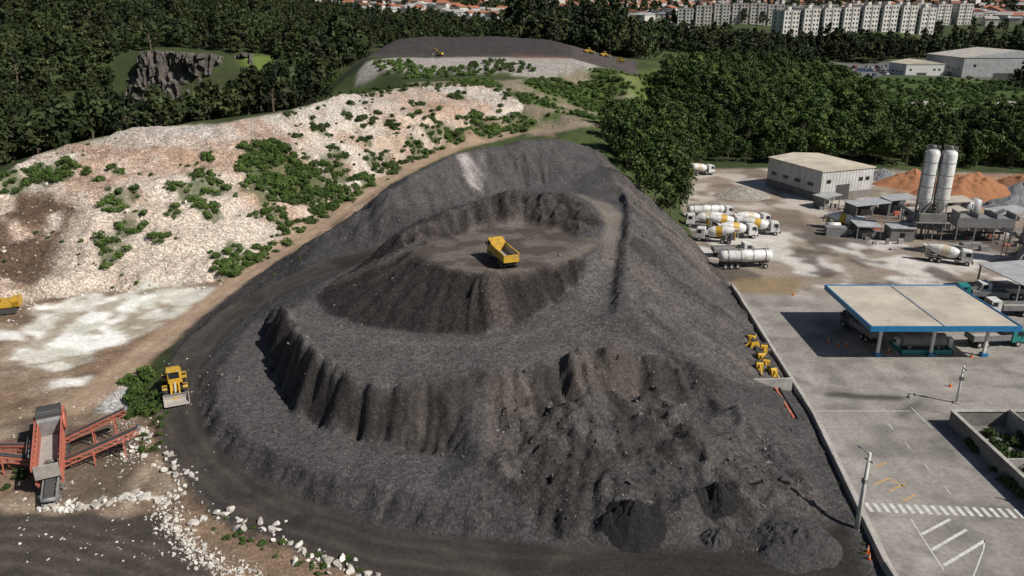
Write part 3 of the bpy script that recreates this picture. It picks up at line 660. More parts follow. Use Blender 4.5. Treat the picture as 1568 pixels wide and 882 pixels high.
w=MB()
for a,b in zip(wl[:-1],wl[1:]):
    w.hexa([(a[0]+.25,a[1],-.1),(a[0]+.85,a[1],-.1),(b[0]+.85,b[1],-.1),(b[0]+.25,b[1],-.1),(a[0]+.25,a[1],.14),(a[0]+.85,a[1],.14),(b[0]+.85,b[1],.14),(b[0]+.25,b[1],.14)],conc)
single('kerb',w)
w=MB();a=P(1140,592,1);b=P(1212,590,1);c=P(1160,640,1)
for q0,q1 in ((a,b),(a,c)): w.beam((q0[0],q0[1],1.0),(q1[0],q1[1],1.0),.4,conc,2.2)
w.beam((a[0]+4,a[1]-.5,.6),(c[0]+4.5,c[1],.6),.3,red,1.2);w.beam((a[0]+4.6,a[1]-.5,.6),(c[0]+5.1,c[1],.6),.3,dst,1.2)
single('concrete_storage_bay',w,bev=.03)
def attach():
    m=MB();m.prism([(-.9,.2),(-.7,1.3),(-.2,1.6),(.5,1.4),(.9,.3)],-.5,.5,yel);m.box(-.95,.95,-.75,-.62,.1,.5,dst);m.box(-.95,.95,.62,.75,.1,.5,dst)
    m.lathe((0,-1.1,.45),(0,1.1,.45),[(0,.4),(1,.4)],dst,16);m.beam((-.7,0,1.2),(-2.2,0,.3),.2,yel);m.box(-.4,.3,-.5,.5,1.4,1.6,dst)
    return m.mesh('road_roller')
am=attach()
for u,v,r in [(1152,546,.3),(1162,560,1.6),(1172,568,1.2),(1180,577,1.9),(1160,576,1.5),(1150,530,1.0),(1168,545,1.4)]:
    x,y,_=P(u,v,.6);single('vibratory_roller',None,(x,y,float(zt(x,y))),r,.95,.03,am)
mk=MB()
def strip(m,mat,x0,y0,x1,y1,w,z=.006):
    a=Vector((x0,y0));b=Vector((x1,y1));n=(b-a).normalized();n=Vector((-n.y,n.x))*w/2
    m.face([(a.x-n.x,a.y-n.y,z),(a.x+n.x,a.y+n.y,z),(b.x+n.x,b.y+n.y,z),(b.x-n.x,b.y-n.y,z)][::-1],mat)
c0=P(1318,776,0);c1=P(1640,790,0)
n=26
for i in range(n):
    t_=i/(n-1);x=c0[0]+(c1[0]-c0[0])*t_;y=c0[1]+(c1[1]-c0[1])*t_
    strip(mk,linew,x,y-.8,x,y+.8,.42)
single('crosswalk_markings',mk)
mk=MB()
for (u0,v0,u1,v1) in [(1412,818,1455,795),(1427,842,1480,811),(1445,866,1508,828)]:
    a=P(u0,v0,0);b=P(u1,v1,0);strip(mk,linew,a[0],a[1],b[0],b[1],.32)
def curve(m,pl_,w_):
    for (a,b) in zip(pl_[:-1],pl_[1:]): a=P(*a,0);b=P(*b,0);strip(m,linew,a[0],a[1],b[0],b[1],w_,.006)
curve(mk,[(1395,795),(1412,822),(1430,850),(1445,872)],.12);curve(mk,[(1508,828),(1506,842),(1500,858),(1490,884)],.12)
single('hatched_island_markings',mk)
mk=MB()
for (u0,v0,u1,v1) in [(1338,742,1362,732),(1362,752,1386,741),(1382,768,1402,757),(1365,735,1385,745),(1340,715,1358,708)]:
    a=P(u0,v0,0);b=P(u1,v1,0);strip(mk,lineo,a[0],a[1],b[0],b[1],.25)
for x0,y0,x1,y1,w_ in [(39.6,90.5,52,90.5,.12),(52.5,91.5,52.5,86,.1)]: strip(mk,linew,x0,y0,x1,y1,w_,.006)
for i in range(4): strip(mk,linew,47.5,72+i*4.6,47.6,73.6+i*4.6,.09,.006)
single('lane_markings',mk)
mk=MB()
for yy in np.arange(62,136,6.0): strip(mk,concd,36.4+(yy-60)*.075,yy,75,yy,.05,.003)
for xx in (43,49.2,56,63,70): strip(mk,concd,xx,60,xx,136,.05,.003)
single('pavement_joints',mk)
w=MB();w.box(55,55.3,60,87,0,2.0,concd);w.box(55.3,78,86.7,87,0,2.0,concd);w.box(54.9,55.4,60,87.1,2.0,2.1,conc);w.box(55.4,78,86.6,87.1,2.0,2.1,conc);w.box(62,62.2,60,86.7,0,2.4,conc);w.box(55.3,62,76.5,76.7,0,1.6,conc)
w.box(63,70,70,82,0,2.6,whal);w.box(62.8,70.2,69.8,82.2,2.6,2.8,galv)
single('walled_planter',w,bev=.02)
def warehouse(Lx,Ly,H,m1=wht,rise=.75):
    a=MB();a.box(0,Lx,0,Ly,.01,H,m1)
    for x in np.arange(.5,Lx,1.1): a.box(x-.05,x+.05,-.06,0,2.2,H-.1,m1)
    for y in np.arange(.5,Ly,1.1): a.box(-.06,0,y-.05,y+.05,2.2,H-.1,m1)
    a.box(-.09,Lx+.09,-.09,-.005,.01,2.1,concd);a.box(-.09,-.005,0,Ly,.01,2.1,concd)
    r=MB();r.prism([(-.3,H+.01),(Lx+.3,H+.01),(Lx+.3,H+.25),(Lx/2,H+.25+rise),(-.3,H+.25)],-.3,Ly+.3,roofm if m1 is not galv else galv)
    for y in np.arange(0,Ly,.9): 
        r.beam((-.3,y,H+.28),(Lx/2,y,H+rise+.28),.07,roofm);r.beam((Lx/2,y,H+rise+.28),(Lx+.3,y,H+.28),.07,roofm)
    d=MB();d.box(Lx*.3,Lx*.55,-.13,-.1,.02,min(4.2,H*.6),dst)
    for x in (Lx*.1,Lx*.72,Lx*.85): d.box(x,x+1.3,-.12,-.07,H*.6,H*.72,dgl)
    for y in np.arange(3,Ly-3,5): d.box(-.12,-.07,y,y+2.2,H*.45,H*.56,dgl)
    return dict(walls=a.mesh('walls'),roof=r.mesh('roof'),openings=d.mesh('openings'))
assemble('concrete_plant_warehouse',warehouse(17.5,22,8,steelw),(82,204.6,0),math.radians(21),1,0)
assemble('industrial_warehouse',warehouse(66,40,13,galv,4),(270,486,6),math.radians(4),1,0)
assemble('industrial_warehouse',warehouse(24,20,9,wht,2),(238,490,6),math.radians(4),1,0)
for x,y,a_,b_ in ((215,350,16,8),(178,349,12,7),(245,352,20,8),(300,352,16,10)):
    assemble('small_depot_building',warehouse(a_,b_,3.6,galv),(x,y,float(zt(x,y))),.1,1,0)
w=MB();w.prism([(0,4.6),(14,5.2),(14,5.35),(0,4.75)],0,11,galv)
for x in (.4,13.6):
    for y in (.4,10.6): w.box(x-.12,x+.12,y-.12,y+.12,0,4.65,gry)
x,y,_=P(1512,470,0);single('open_truck_shed',w,(x+4,y-1,0),.1)
# ------------------------------------------------ batching plant
def plant():
    s=MB()
    for sx,sy in ((0,0),(3.3,-.6)):
        s.lathe((sx,sy,6.3),(sx,sy,20.2),[(0,.3),(.19,1.5),(.2,1.52),(.93,1.52),(.97,1.3),(1,.7)],wht,24)
        for z in (9.3,12,14.7,17.4): s.lathe((sx,sy,z),(sx,sy,z+.12),[(0,1.58),(1,1.58)],gry,24,True)
        for a in (45,135,225,315):
            cx,cy=sx+1.4*math.cos(math.radians(a)),sy+1.4*math.sin(math.radians(a));s.beam((cx,cy,0),(cx,cy,9.4),.2,gry)
        for z in (2.5,5.5):
            for a in (45,135,225,315):
                p0=(sx+1.4*math.cos(math.radians(a)),sy+1.4*math.sin(math.radians(a)),z);p1=(sx+1.4*math.cos(math.radians(a+90)),sy+1.4*math.sin(math.radians(a+90)),z+2.5);s.beam(p0,p1,.1,gry)
        s.cyl((sx,sy,20.2),(sx,sy,21),.45,gry);s.beam((sx-1.62,sy,0),(sx-1.62,sy,20),.1,gry,.4)
        for a in range(0,360,30): s.beam((sx+1.3*math.cos(math.radians(a)),sy+1.3*math.sin(math.radians(a)),20),(sx+1.3*math.cos(math.radians(a)),sy+1.3*math.sin(math.radians(a)),21),.05,gry)
        s.lathe((sx,sy,20.95),(sx,sy,21.02),[(0,1.34),(1,1.34)],gry,16,False)
    s.box(-2,5.4,-2.6,2,4.2,4.35,gry);s.box(-1.2,4.6,-2,1.4,4.35,6.2,concd)
    h=MB()
    h.box(7,19,-2,2,3.4,5.6,gry,0,0)
    for x in (7.5,10.5,13.5,16.5): h.hexa([(x+.8,-.8,2.2),(x+1.7,-.8,2.2),(x+1.7,.8,2.2),(x+.8,.8,2.2),(x,-1.8,3.4),(x+2.5,-1.8,3.4),(x+2.5,1.8,3.4),(x,1.8,3.4)],galv)
    for x in (7.2,11,15,18.8):
        for y in (-1.9,1.9): h.beam((x,y,0),(x,y,3.5),.25,gry)
        h.box(x-.1,x+.1,-2.1,2.1,5.6,6.6,gry)
    c=MB();c.beam((18,0,1.8),(4,0,1.8),1.0,dst,.3);c.beam((4.5,0,2),(-4,3,7),1.0,gry,.5);c.beam((19,3.5,6.2),(9,3.5,1.2),1.0,gry,.5);c.beam((-4,-1,.6),(1,-1,8.5),.8,gry,.4)
    for p_ in ((1,1.1,3.6),(-3,2.6,6.2),(17,3.5,5)): c.beam((p_[0],p_[1]-.5,0),(p_[0],p_[1]-.5,p_[2]),.14,gry);c.beam((p_[0],p_[1]+.5,0),(p_[0],p_[1]+.5,p_[2]),.14,gry)
    o=MB();o.box(-7,-2,-3,1.5,.01,3.0,concd);o.box(-7.3,-1.7,-3.3,1.8,3.0,3.15,galv);o.box(-5,-4,-3.05,-3.0,1,2,dgl);o.box(-14,-8.5,-2,4,2.8,3.0,galv)
    for x in (-13.8,-8.7):
        for y in (-1.8,3.8): o.box(x-.1,x+.1,y-.1,y+.1,0,2.8,gry)
    o.box(-13,-9.5,-1,3,.01,1.6,concd);o.box(-20,-15.5,0,2.2,.01,2.0,gry);o.cyl((-19,4,1.2),(-16,4,1.2),1,wht,16)
    return dict(silos=s.mesh('silos'),aggregate_hoppers=h.mesh('aggregate_hoppers'),conveyor=c.mesh('conveyor'),control_cabin=o.mesh('control_cabin'))
pl=plant();assemble('concrete_batching_plant',pl,(91.5,170,0),math.radians(-6),1,0)
assemble('concrete_batching_plant',{k:v for k,v in pl.items() if k!='control_cabin'},(104.5,152,0),math.radians(20),1,0)
def shed(Lx,Ly,H,rm):
    w=MB();w.prism([(-.3,H),(Lx+.3,H+.5),(Lx+.3,H+.62),(-.3,H+.12)],-.3,Ly+.3,rm);w.box(0,Lx,Ly-.2,Ly,0,H-.01,concd);w.box(0,.2,0,Ly-.2,0,H-.01,concd)
    for x in (.15,Lx/2,Lx-.15): w.box(x-.1,x+.1,.0,.2,0,H,gry)
    w.box(Lx*.3,Lx*.6,Ly*.4,Ly-.3,0,H*.6,gry);return w
for x,y,a_,b_,h_,r_ in ((84,186,9,5,3.4,.2),(94,190,7,5,3.8,.1),(102,186,10,6,4.2,-.05),(80,196,5,4,3,.36),(100,176,5,4,4.5,0),(113,176,8,5,4,.2)):
    single('material_shed',shed(a_,b_,h_,random.choice((galv,roofm,concd))),(x,y,0),r_)
for x,y,r_,h_ in ((97,182,1.1,3),(112,188,1.4,4.5),(115,190,1.4,4.5),(106,172,.9,2.5)):
    w=MB();w.lathe((0,0,0),(0,0,h_),[(0,r_),(.92,r_),(1,r_*.3)],galv,20);w.box(r_-.05,r_+.15,-.2,.2,0,h_,gry);single('water_tank',w,(x,y,0))
w=MB()
for i in range(110):
    x=rng.uniform(76,125);y=rng.uniform(160,202);s_=rng.uniform(.3,1.1);h_=rng.uniform(.3,1.4)
    w.box(x-s_,x+s_,y-s_*.6,y+s_*.6,0,h_,random.choice((gry,conc,dst,concd,bed,red)))
single('stacked_site_materials',w,bev=.04)
def heap(name,x,y,r,h,m,ex=1.0,seed=0):
    n=64;V=[];F=[];K=24
    for j in range(K):
        for i in range(n):
            a=2*math.pi*i/n;rr=r*j/(K-1);V.append((x+rr*math.cos(a)*ex,y+rr*math.sin(a)))
    V=np.array(V);rd_=np.hypot((V[:,0]-x)/ex,V[:,1]-y)/r;ang=np.arctan2(V[:,1]-y,V[:,0]-x)
    t_=rd_/(0.66+.42*fbm(np.cos(ang)*1.8+seed,np.sin(ang)*1.8,4,seed+7))
    z=h*np.clip(1-t_,0,1)**.9*(0.7+.6*fbm(V[:,0]*.7,V[:,1]*.7,4,seed))-.06*(t_>.98)+(fbm(V[:,0]*2.2,V[:,1]*2.2,3,seed+3,True)-.3)*.55*sm(0,.25,1-t_)
    base=zt(V[:,0],V[:,1]);V=np.c_[V,base+z]
    for j in range(K-1):
        for i in range(n): F.append((j*n+i,(j+1)*n+i,(j+1)*n+(i+1)%n,j*n+(i+1)%n))
    me_=bpy.data.meshes.new(name);me_.from_pydata(V.tolist(),[],F);me_.materials.append(m);me_.update();me_.polygons.foreach_set('use_smooth',[True]*len(F));link(bpy.data.objects.new(name,me_))
sandm=M('orange_sand',(.38,.17,.08),.95,sc=1,bump=.3);gravm=M('blue_grey_gravel',(.22,.225,.235),.95,sc=2,bump=.3);blkm=M('fresh_asphalt_millings',(.024,.022,.022),.95,sc=3,var=.6,bump=.5);milm=M('grey_asphalt_millings',(.08,.075,.075),.95,sc=4,var=.6,bump=.5)
for a in [('sand_pile',127,214,12,6,sandm,1.4,1),('sand_pile',117,226,9,4,sandm,1.3,2),('gravel_pile',141,210,9,4.6,gravm,1.3,3),('gravel_pile',131,199,7,3,gravm,1.3,4),('sand_pile',150,222,10,5,sandm,1.3,5),('gravel_pile',112,234,6,3,gravm,1,6)]: heap(*a)
for (u,v,r,h,m,ex) in [(975,828,2.9,1.5,blkm,1.3),(1100,798,2.0,.9,blkm,1.3),(1225,846,4.2,2.1,milm,1.25),(1100,838,1.7,.9,milm,1)]:
    x,y,_=P(u,v,0);heap('asphalt_millings_heap',x,y+.8,r,h,m,ex,int(u))
x,y,_=P(1135,300,0);heap('rubble_heap',x,y,7,2.4,M('pale_rubble',(.35,.32,.28),.95,sc=2,var=.5,bump=.4),1.4,9)
# quarry cliff
def cliff():
    n,mh=170,90;xa=np.linspace(-196,-124,n);t=np.linspace(0,1,mh);X_,T_=np.meshgrid(xa,t)
    cen=404+3*np.sin(X_*.12)
    top=26+7*(fbm(X_*.09,X_*0,4,3)-.5)-14*sm(-136,-124,X_)-12*sm(-186,-196,X_)
    z=-12+T_*(top+12)
    blk1=np.floor(fbm(X_*.11+T_*.6,z*.05,3,13)*8)/8;blk2=fbm(X_*.4,z*.12,4,17,True)
    Y_=cen+T_*8-blk1*24+11-blk2*5.0
    V=np.stack([X_,Y_,z],-1).reshape(-1,3);F=[(j*n+i,j*n+i+1,(j+1)*n+i+1,(j+1)*n+i) for j in range(mh-1) for i in range(n-1)]
    back_=[(x,Y_[-1,i]+14,z[-1,i]-1.5) for i,x in enumerate(xa)];b=len(V);V=V.tolist()+back_
    F+=[((mh-1)*n+i,(mh-1)*n+i+1,b+i+1,b+i) for i in range(n-1)]
    me_=bpy.data.meshes.new('quarry_cliff');me_.from_pydata(V,[],F);m=M('quarry_rock',(.10,.088,.078),.95,var=.6,sc=.2,dirt=(.04,.045,.025));me_.materials.append(m);me_.update();link(bpy.data.objects.new('quarry_cliff',me_))
cliff()
# ------------------------------------------------ crushing plant
def conveyor(m,p0,p1,w=1.0,col_=red):
    p0=Vector(p0);p1=Vector(p1);ax=(p1-p0);sd=Vector((-ax.y,ax.x,0)).normalized()*w/2
    up=Vector((0,0,.55))
    for s in (-1,1):
        m.beam(p0+sd*s,p1+sd*s,.14,col_);m.beam(p0+sd*s-up,p1+sd*s-up,.12,col_)
        n=max(2,int(ax.length/1.1))
        for i in range(n):
            a=p0.lerp(p1,i/n)+sd*s;b=p0.lerp(p1,(i+1)/n)+sd*s;m.beam(a,b-up,.07,col_);m.beam(a,a-up,.07,col_)
    m.beam(p0+Vector((0,0,.1)),p1+Vector((0,0,.1)),w*.7,dst,.06)
    for q_,r_ in ((p0,.22),(p1,.22)): m.cyl(q_-sd,q_+sd,r_,gry)
    for t_ in (.45,.8):
        a=p0.lerp(p1,t_)
        if a.z>1:
            for s in (-1,1): m.beam(a+sd*s,(a.x+sd.x*s*1.4,a.y+sd.y*s*1.4,0),.12,col_)
def crusher():
    a=MB()
    for s in (-1,1):
        a.prism([(-8,.9),(7.5,.9),(7.5,1.3),(-8,1.3)],s*1.1-.12,s*1.1+.12,red)
        a.prism([(-8.5,2.3),(1,2.3),(1,4.0),(-8.5,3.4)],s*1.1-.08,s*1.1+.08,red)
        a.prism([(-8.8,3.4),(1.2,4.0),(1.2,4.5),(-8.8,3.9)],s*1.35-.06,s*1.35+.06,red)
        for x in np.arange(-8,1,1.2): a.box(x-.08,x+.08,s*1.25-.12,s*1.25+.12,1.3,3.9,red)
    a.prism([(-8.5,2.2),(1,2.2),(1,2.4),(-8.5,2.4)],-1.05,1.05,bed)
    a.prism([(-8.6,2.2),(-8.4,2.2),(-8.5,3.8),(-8.8,3.8)],-1.2,1.2,bed)
    b=MB();b.prism([(1.2,1.3),(1.0,4.2),(2.0,4.9),(4.2,4.6),(4.6,1.3)],-1.2,1.2,gry)
    b.lathe((2.6,-1.6,3.2),(2.6,1.6,3.2),[(0,1.1),(.09,1.1),(.1,.6),(.9,.6),(.91,1.1),(1,1.1)],red,20)
    b.box(4.8,7.4,-1.3,1.3,1.35,3.0,red);b.box(5.0,7.2,-1.32,1.32,1.8,2.6,dst);b.cyl((6,.7,3),(6,.7,3.8),.12,dst);b.box(-3,1,1.6,2.3,2.0,2.08,gry);b.box(-3,1,2.25,2.3,2.9,2.95,gry)
    for x in np.arange(-3,1.1,1): b.box(x-.03,x+.03,2.25,2.3,2.05,2.95,gry)
    for x in np.arange(1.4,4.2,.5): b.box(x-.05,x+.05,-1.3,1.3,4.5,4.95,dst)
    c=MB()
    for s in (-1,1):
        c.prism([(-3.5,.1),(-3.9,.5),(-3.5,.9),(3,.9),(3.4,.5),(3,.1)],s*1.35-.25,s*1.35+.25,dst)
        for x in (-6.8,6.5): c.box(x-.15,x+.15,s*1.1-.15,s*1.1+.15,0,.9,gry)
    return a,b,c
a,b,c=crusher()
cx,cy=-53.5,79.5;rz=math.radians(117)
cv=MB()
def loc(px,py,pz):
    dx,dy=px-cx,py-cy;return (dx*math.cos(-rz)-dy*math.sin(-rz),dx*math.sin(-rz)+dy*math.cos(-rz),pz)
e1=P(212,655,3.6);e2=P(192,626,4.2);e3=P(-60,690,3.2)
conveyor(cv,loc(-51.5,76,1.2),loc(*e1));conveyor(cv,loc(-53,81,1.6),loc(*e2),.8);conveyor(cv,loc(-54,77,1.3),loc(*e3));conveyor(cv,loc(-54.5,78.5,2.2),loc(-70,80,1.2),.7)
conveyor(cv,loc(-50.5,74.5,2.6),loc(-48.6,69.6,1.0),1.4,gry)
assemble('mobile_crushing_plant',dict(feed_hopper=a.mesh('feed_hopper'),crusher_unit=b.mesh('crusher_unit'),tracks=c.mesh('tracks'),conveyors=cv.mesh('conveyors')),(cx,cy,float(zt(cx,cy))),rz,1,0)
def excav():
    t=MB()
    for s in (-1,1): t.prism([(-1.9,.1),(-2.2,.5),(-1.9,.9),(1.9,.9),(2.2,.5),(1.9,.1)],s*1.15-.28,s*1.15+.28,dst)
    t.box(-1,1,-.9,.9,.5,1.0,dst)
    b=MB();b.box(-2.5,1.4,-1.3,1.3,1.1,2.1,yel);b.box(-2.6,-1.4,-1.3,1.3,1.1,2.4,yel);b.box(.1,1.5,.35,1.3,2.1,3.0,dgl,.1,.05);b.box(.1,1.5,.3,1.35,3.0,3.12,yel)
    a=MB();a.prism([(1.0,1.6),(2.6,4.6),(3.4,5.0),(5.6,3.9),(5.5,3.6),(3.4,4.5),(3.0,4.2),(1.6,1.6)],-.35,-.05,yel)
    a.prism([(5.2,4.3),(5.7,4.2),(6.1,1.6),(5.8,1.5)],-.32,-.08,yel);a.cyl((2.0,-.2,2.0),(3.0,-.2,4.1),.1,rim);a.cyl((3.8,-.2,4.9),(5.3,-.2,4.4),.09,rim)
    k=MB();k.prism([(5.8,1.6),(6.4,1.5),(6.5,.8),(6.0,.3),(5.2,.5),(5.3,.7),(5.9,.7),(6.1,1.0)],-.7,.3,bed)
    return dict(undercarriage=t.mesh('undercarriage'),body=b.mesh('body'),boom=a.mesh('boom'),bucket=k.mesh('bucket'))
ex=excav();x,y,_=P(8,478,1);assemble('excavator',ex,(x,y,float(zt(x,y))),math.radians(200),1,.02)
for x,y,r_ in ((38,402,.2),(46,404,.4),(53,401,2.9)): assemble('wheel_loader',ldr,(x,y,float(zt(x,y))),r_,.75,0)
x,y=-34,382;assemble('excavator',ex,(x,y,float(zt(x,y))),2.6,.7,0)
# ------------------------------------------------ prototypes for instancing
def tintmesh(name,V,F,mats,mi,tint):
    m=bpy.data.meshes.new(name);m.from_pydata(V,[],F)
    for x in mats: m.materials.append(x)
    m.polygons.foreach_set('material_index',mi)
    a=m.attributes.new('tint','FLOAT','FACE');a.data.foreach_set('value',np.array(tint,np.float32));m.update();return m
def leafcloud(V,F,mi,ti,cs,n,size,r_):
    for (cx,cy,cz,rx,rz_,t0) in cs:
        for k in range(n):
            d=np.array([r_.gauss(0,1) for _ in range(3)]);d/=np.linalg.norm(d)
            if d[2]<-.5: d[2]*=-1
            rr=(.72+.32*r_.random());c=np.array([cx,cy,cz])+d*np.array([rx,rx,rz_])*rr
            nrm=d+np.array([r_.gauss(0,.55) for _ in range(3)]);nrm/=np.linalg.norm(nrm)
            a=np.cross(nrm,[r_.gauss(0,1),r_.gauss(0,1),r_.gauss(0,1)]);a/=np.linalg.norm(a)+1e-9;b=np.cross(nrm,a)
            s=size*(.6+.8*r_.random());bb=len(V)
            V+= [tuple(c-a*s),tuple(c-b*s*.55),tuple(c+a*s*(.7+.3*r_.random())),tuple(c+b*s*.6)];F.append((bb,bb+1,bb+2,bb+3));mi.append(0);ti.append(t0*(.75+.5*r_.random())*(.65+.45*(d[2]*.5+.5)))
def limb(V,F,mi,ti,p0,p1,r0,r1,n=6):
    p0=Vector(p0);p1=Vector(p1);ax=(p1-p0).normalized();t=ax.orthogonal().normalized();w=ax.cross(t);b=len(V)
    for c,r in ((p0,r0),(p1,r1)):
        for i in range(n):
            g=2*math.pi*i/n;V.append(tuple(c+(t*math.cos(g)+w*math.sin(g))*r))
    for i in range(n): F.append((b+i,b+(i+1)%n,b+n+(i+1)%n,b+n+i));mi.append(1);ti.append(1)
def tree(seed,h,cr,nc,leaf,nl,lo=.4):
    r_=random.Random(seed);V=[];F=[];mi=[];ti=[];cs=[]
    th=h*.5
    limb(V,F,mi,ti,(0,0,-1),(0,0,th),.026*h,.014*h)
    for k in range(nc):
        a=r_.random()*6.28;hf=(k+r_.random())/nc;zz=h*(lo+(.93-lo)*hf)
        q=math.sqrt(r_.random())*cr*(.85-.65*hf**2)
        rr=cr*(.34+.24*r_.random())*(1-.3*hf);c=(q*math.cos(a),q*math.sin(a),zz)
        cs.append((*c,rr,rr*(.75+.3*r_.random()),.55+.9*r_.random()));limb(V,F,mi,ti,(0,0,th*(.5+.5*r_.random())),c,.012*h,.003*h,4)
    leafcloud(V,F,mi,ti,cs,int(nl/nc),leaf,r_)
    return V,F,mi,ti
def collect(cname,defs):
    c=bpy.data.collections.new(cname)
    for i,(nm,me_) in enumerate(defs): c.objects.link(bpy.data.objects.new(f'{nm}_{i}',me_))
    return c
lm1=leafmat('forest_leaves',(.030,.056,.012),(.068,.098,.024));lm2=leafmat('cloud_shaded_leaves',(.019,.032,.011),(.050,.062,.021));lm3=leafmat('shrub_leaves',(.050,.092,.019),(.085,.13,.032))  # far-tree green is darkened to carry cloud shadow in the leaf colour
def tm(nm,s,h,cr,nc,leaf,lm,nl,lo=.4):
    V,F,mi,ti=tree(s,h,cr,nc,leaf,nl,lo);return (nm,tintmesh(nm,V,F,[lm,bark],mi,ti))
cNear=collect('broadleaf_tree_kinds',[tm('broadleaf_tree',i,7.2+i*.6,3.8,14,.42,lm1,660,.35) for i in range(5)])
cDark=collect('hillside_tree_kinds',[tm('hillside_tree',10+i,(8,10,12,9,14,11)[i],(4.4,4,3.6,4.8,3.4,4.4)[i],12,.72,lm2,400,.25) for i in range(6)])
def bush(seed,lm):
    r_=random.Random(seed);V=[];F=[];mi=[];ti=[];cs=[]
    for k in range(7):
        a=r_.random()*6.28;q=r_.random()*.8;rr=.35+.35*r_.random();cs.append((q*math.cos(a),q*math.sin(a),.25+.35*r_.random(),rr,rr*.8,.65+.6*r_.random()))
        limb(V,F,mi,ti,(0,0,-.2),cs[-1][:3],.03,.01,4)
    leafcloud(V,F,mi,ti,cs,50,.15,r_);return ('shrub',tintmesh('shrub',V,F,[lm,bark],mi,ti))
cBush=collect('shrub_kinds',[bush(30+i,lm3) for i in range(4)])
def rock(seed,m):
    bm=bmesh.new();bmesh.ops.create_icosphere(bm,subdivisions=2,radius=.5);r_=np.random.default_rng(seed)
    pl=[(r_.normal(size=3),.22+.16*r_.random()) for _ in range(12)];sx,sy,sz=1.1+.5*r_.random(),.9+.2*r_.random(),.5+.35*r_.random()
    for v in bm.verts:
        c=np.array(v.co)
        for n_,d in pl:
            n1=n_/np.linalg.norm(n_);q=c@n1
            if q>d: c=c-n1*(q-d)
        c*=np.array([sx,sy,sz])*1.15;v.co=Vector(c)
    me_=bpy.data.meshes.new('stone');bm.to_mesh(me_);bm.free();me_.materials.append(m);return ('stone',me_)
def rockmat(name,c1,c2):
    m=bpy.data.materials.new(name);t,N,L,B=nt(m);oi=N.new('ShaderNodeObjectInfo');mx=N.new('ShaderNodeMix');mx.data_type='RGBA'
    mx.inputs[6].default_value=(*c1,1);mx.inputs[7].default_value=(*c2,1);L.new(oi.outputs['Random'],mx.inputs[0])
    tc=N.new('ShaderNodeTexCoord');L.new(vscale(t,mx.outputs[2],mrange(t,noise(t,tc.outputs['Object'],4,4,.7),.3,.7,.7,1.25)),B.inputs['Base Color']);B.inputs['Roughness'].default_value=.92;return m
rp=rockmat('pale_rubble_stone',(.38,.29,.22),(.66,.60,.53));rdk=rockmat('asphalt_lump',(.04,.037,.037),(.18,.165,.155));rwh=rockmat('white_limestone',(.34,.31,.27),(.68,.65,.59))
cPale=collect('rubble_stone_kinds',[rock(i,rp) for i in range(5)]);cDk=collect('asphalt_lump_kinds',[rock(20+i,rdk) for i in range(5)]);cWh=collect('white_boulder_kinds',[rock(40+i,rwh) for i in range(7)])
def scatter(name,pos,scl,coll,tilt=.15):
    n=len(pos)
    if n==0: return
    me_=bpy.data.meshes.new(name);me_.vertices.add(n);me_.vertices.foreach_set('co',np.asarray(pos,np.float32).ravel())
    a=me_.attributes.new('scl','FLOAT','POINT');a.data.foreach_set('value',np.asarray(scl,np.float32))
    rot=np.c_[rng.normal(size=n)*tilt,rng.normal(size=n)*tilt,rng.random(n)*6.28].astype(np.float32)
    a=me_.attributes.new('rot','FLOAT_VECTOR','POINT');a.data.foreach_set('vector',rot.ravel())
    a=me_.attributes.new('pick','INT','POINT');a.data.foreach_set('value',rng.integers(0,1000,n).astype(np.int32))
    o=link(bpy.data.objects.new(name,me_));g=bpy.data.node_groups.new(name,'GeometryNodeTree')
    g.interface.new_socket('Geometry',in_out='INPUT',socket_type='NodeSocketGeometry');g.interface.new_socket('Geometry',in_out='OUTPUT',socket_type='NodeSocketGeometry')
    N=g.nodes;L=g.links;gi=N.new('NodeGroupInput');go=N.new('NodeGroupOutput');ip=N.new('GeometryNodeInstanceOnPoints');ci=N.new('GeometryNodeCollectionInfo')
    ci.inputs['Collection'].default_value=coll;ci.inputs['Separate Children'].default_value=True;ci.inputs['Reset Children'].default_value=True
    def na(nm,ty):
        q=N.new('GeometryNodeInputNamedAttribute');q.data_type=ty;q.inputs['Name'].default_value=nm;return q.outputs['Attribute']
    L.new(gi.outputs[0],ip.inputs['Points']);L.new(ci.outputs[0],ip.inputs['Instance']);ip.inputs['Pick Instance'].default_value=True
    L.new(na('pick','INT'),ip.inputs['Instance Index']);L.new(na('scl','FLOAT'),ip.inputs['Scale']);L.new(na('rot','FLOAT_VECTOR'),ip.inputs['Rotation'])
    L.new(ip.outputs[0],go.inputs[0]);md=o.modifiers.new('scatter','NODES');md.node_group=g;return o
def inpoly(x,y,poly):
    ins=np.zeros(x.shape,bool);n=len(poly)
    for i in range(n):
        x1,y1=poly[i][:2];x2,y2=poly[(i+1)%n][:2]
        if y1==y2: continue
        ins^=((y1>y)!=(y2>y))&(x<(x2-x1)*(y-y1)/(y2-y1)+x1)
    return ins
def sample(poly,sp_,excl=(),jit=.45):
    px=[p[0] for p in poly];py=[p[1] for p in poly]
    X,Y=np.meshgrid(np.arange(min(px),max(px),sp_),np.arange(min(py),max(py),sp_));X=X.ravel();Y=Y.ravel()
    X=X+rng.uniform(-jit,jit,X.size)*sp_;Y=Y+rng.uniform(-jit,jit,Y.size)*sp_
    k=inpoly(X,Y,poly)&(np.abs(X)<Y*.8+30)
    for e in excl: k&=~inpoly(X,Y,e)
    return X[k],Y[k]
FRp=[(47,201),(33,222),(29,243),(42,290),(58,323),(82,379),(100,430),(180,470),(178,380),(140,352),(152,318),(340,312),(340,242),(160,246),(110,254),(62,257),(52,240)]
X,Y=sample(FRp,4.7);scatter('broadleaf_forest',np.c_[X,Y,zt(X,Y)-.3],rng.uniform(.55,1.35,X.size),cNear,.08)
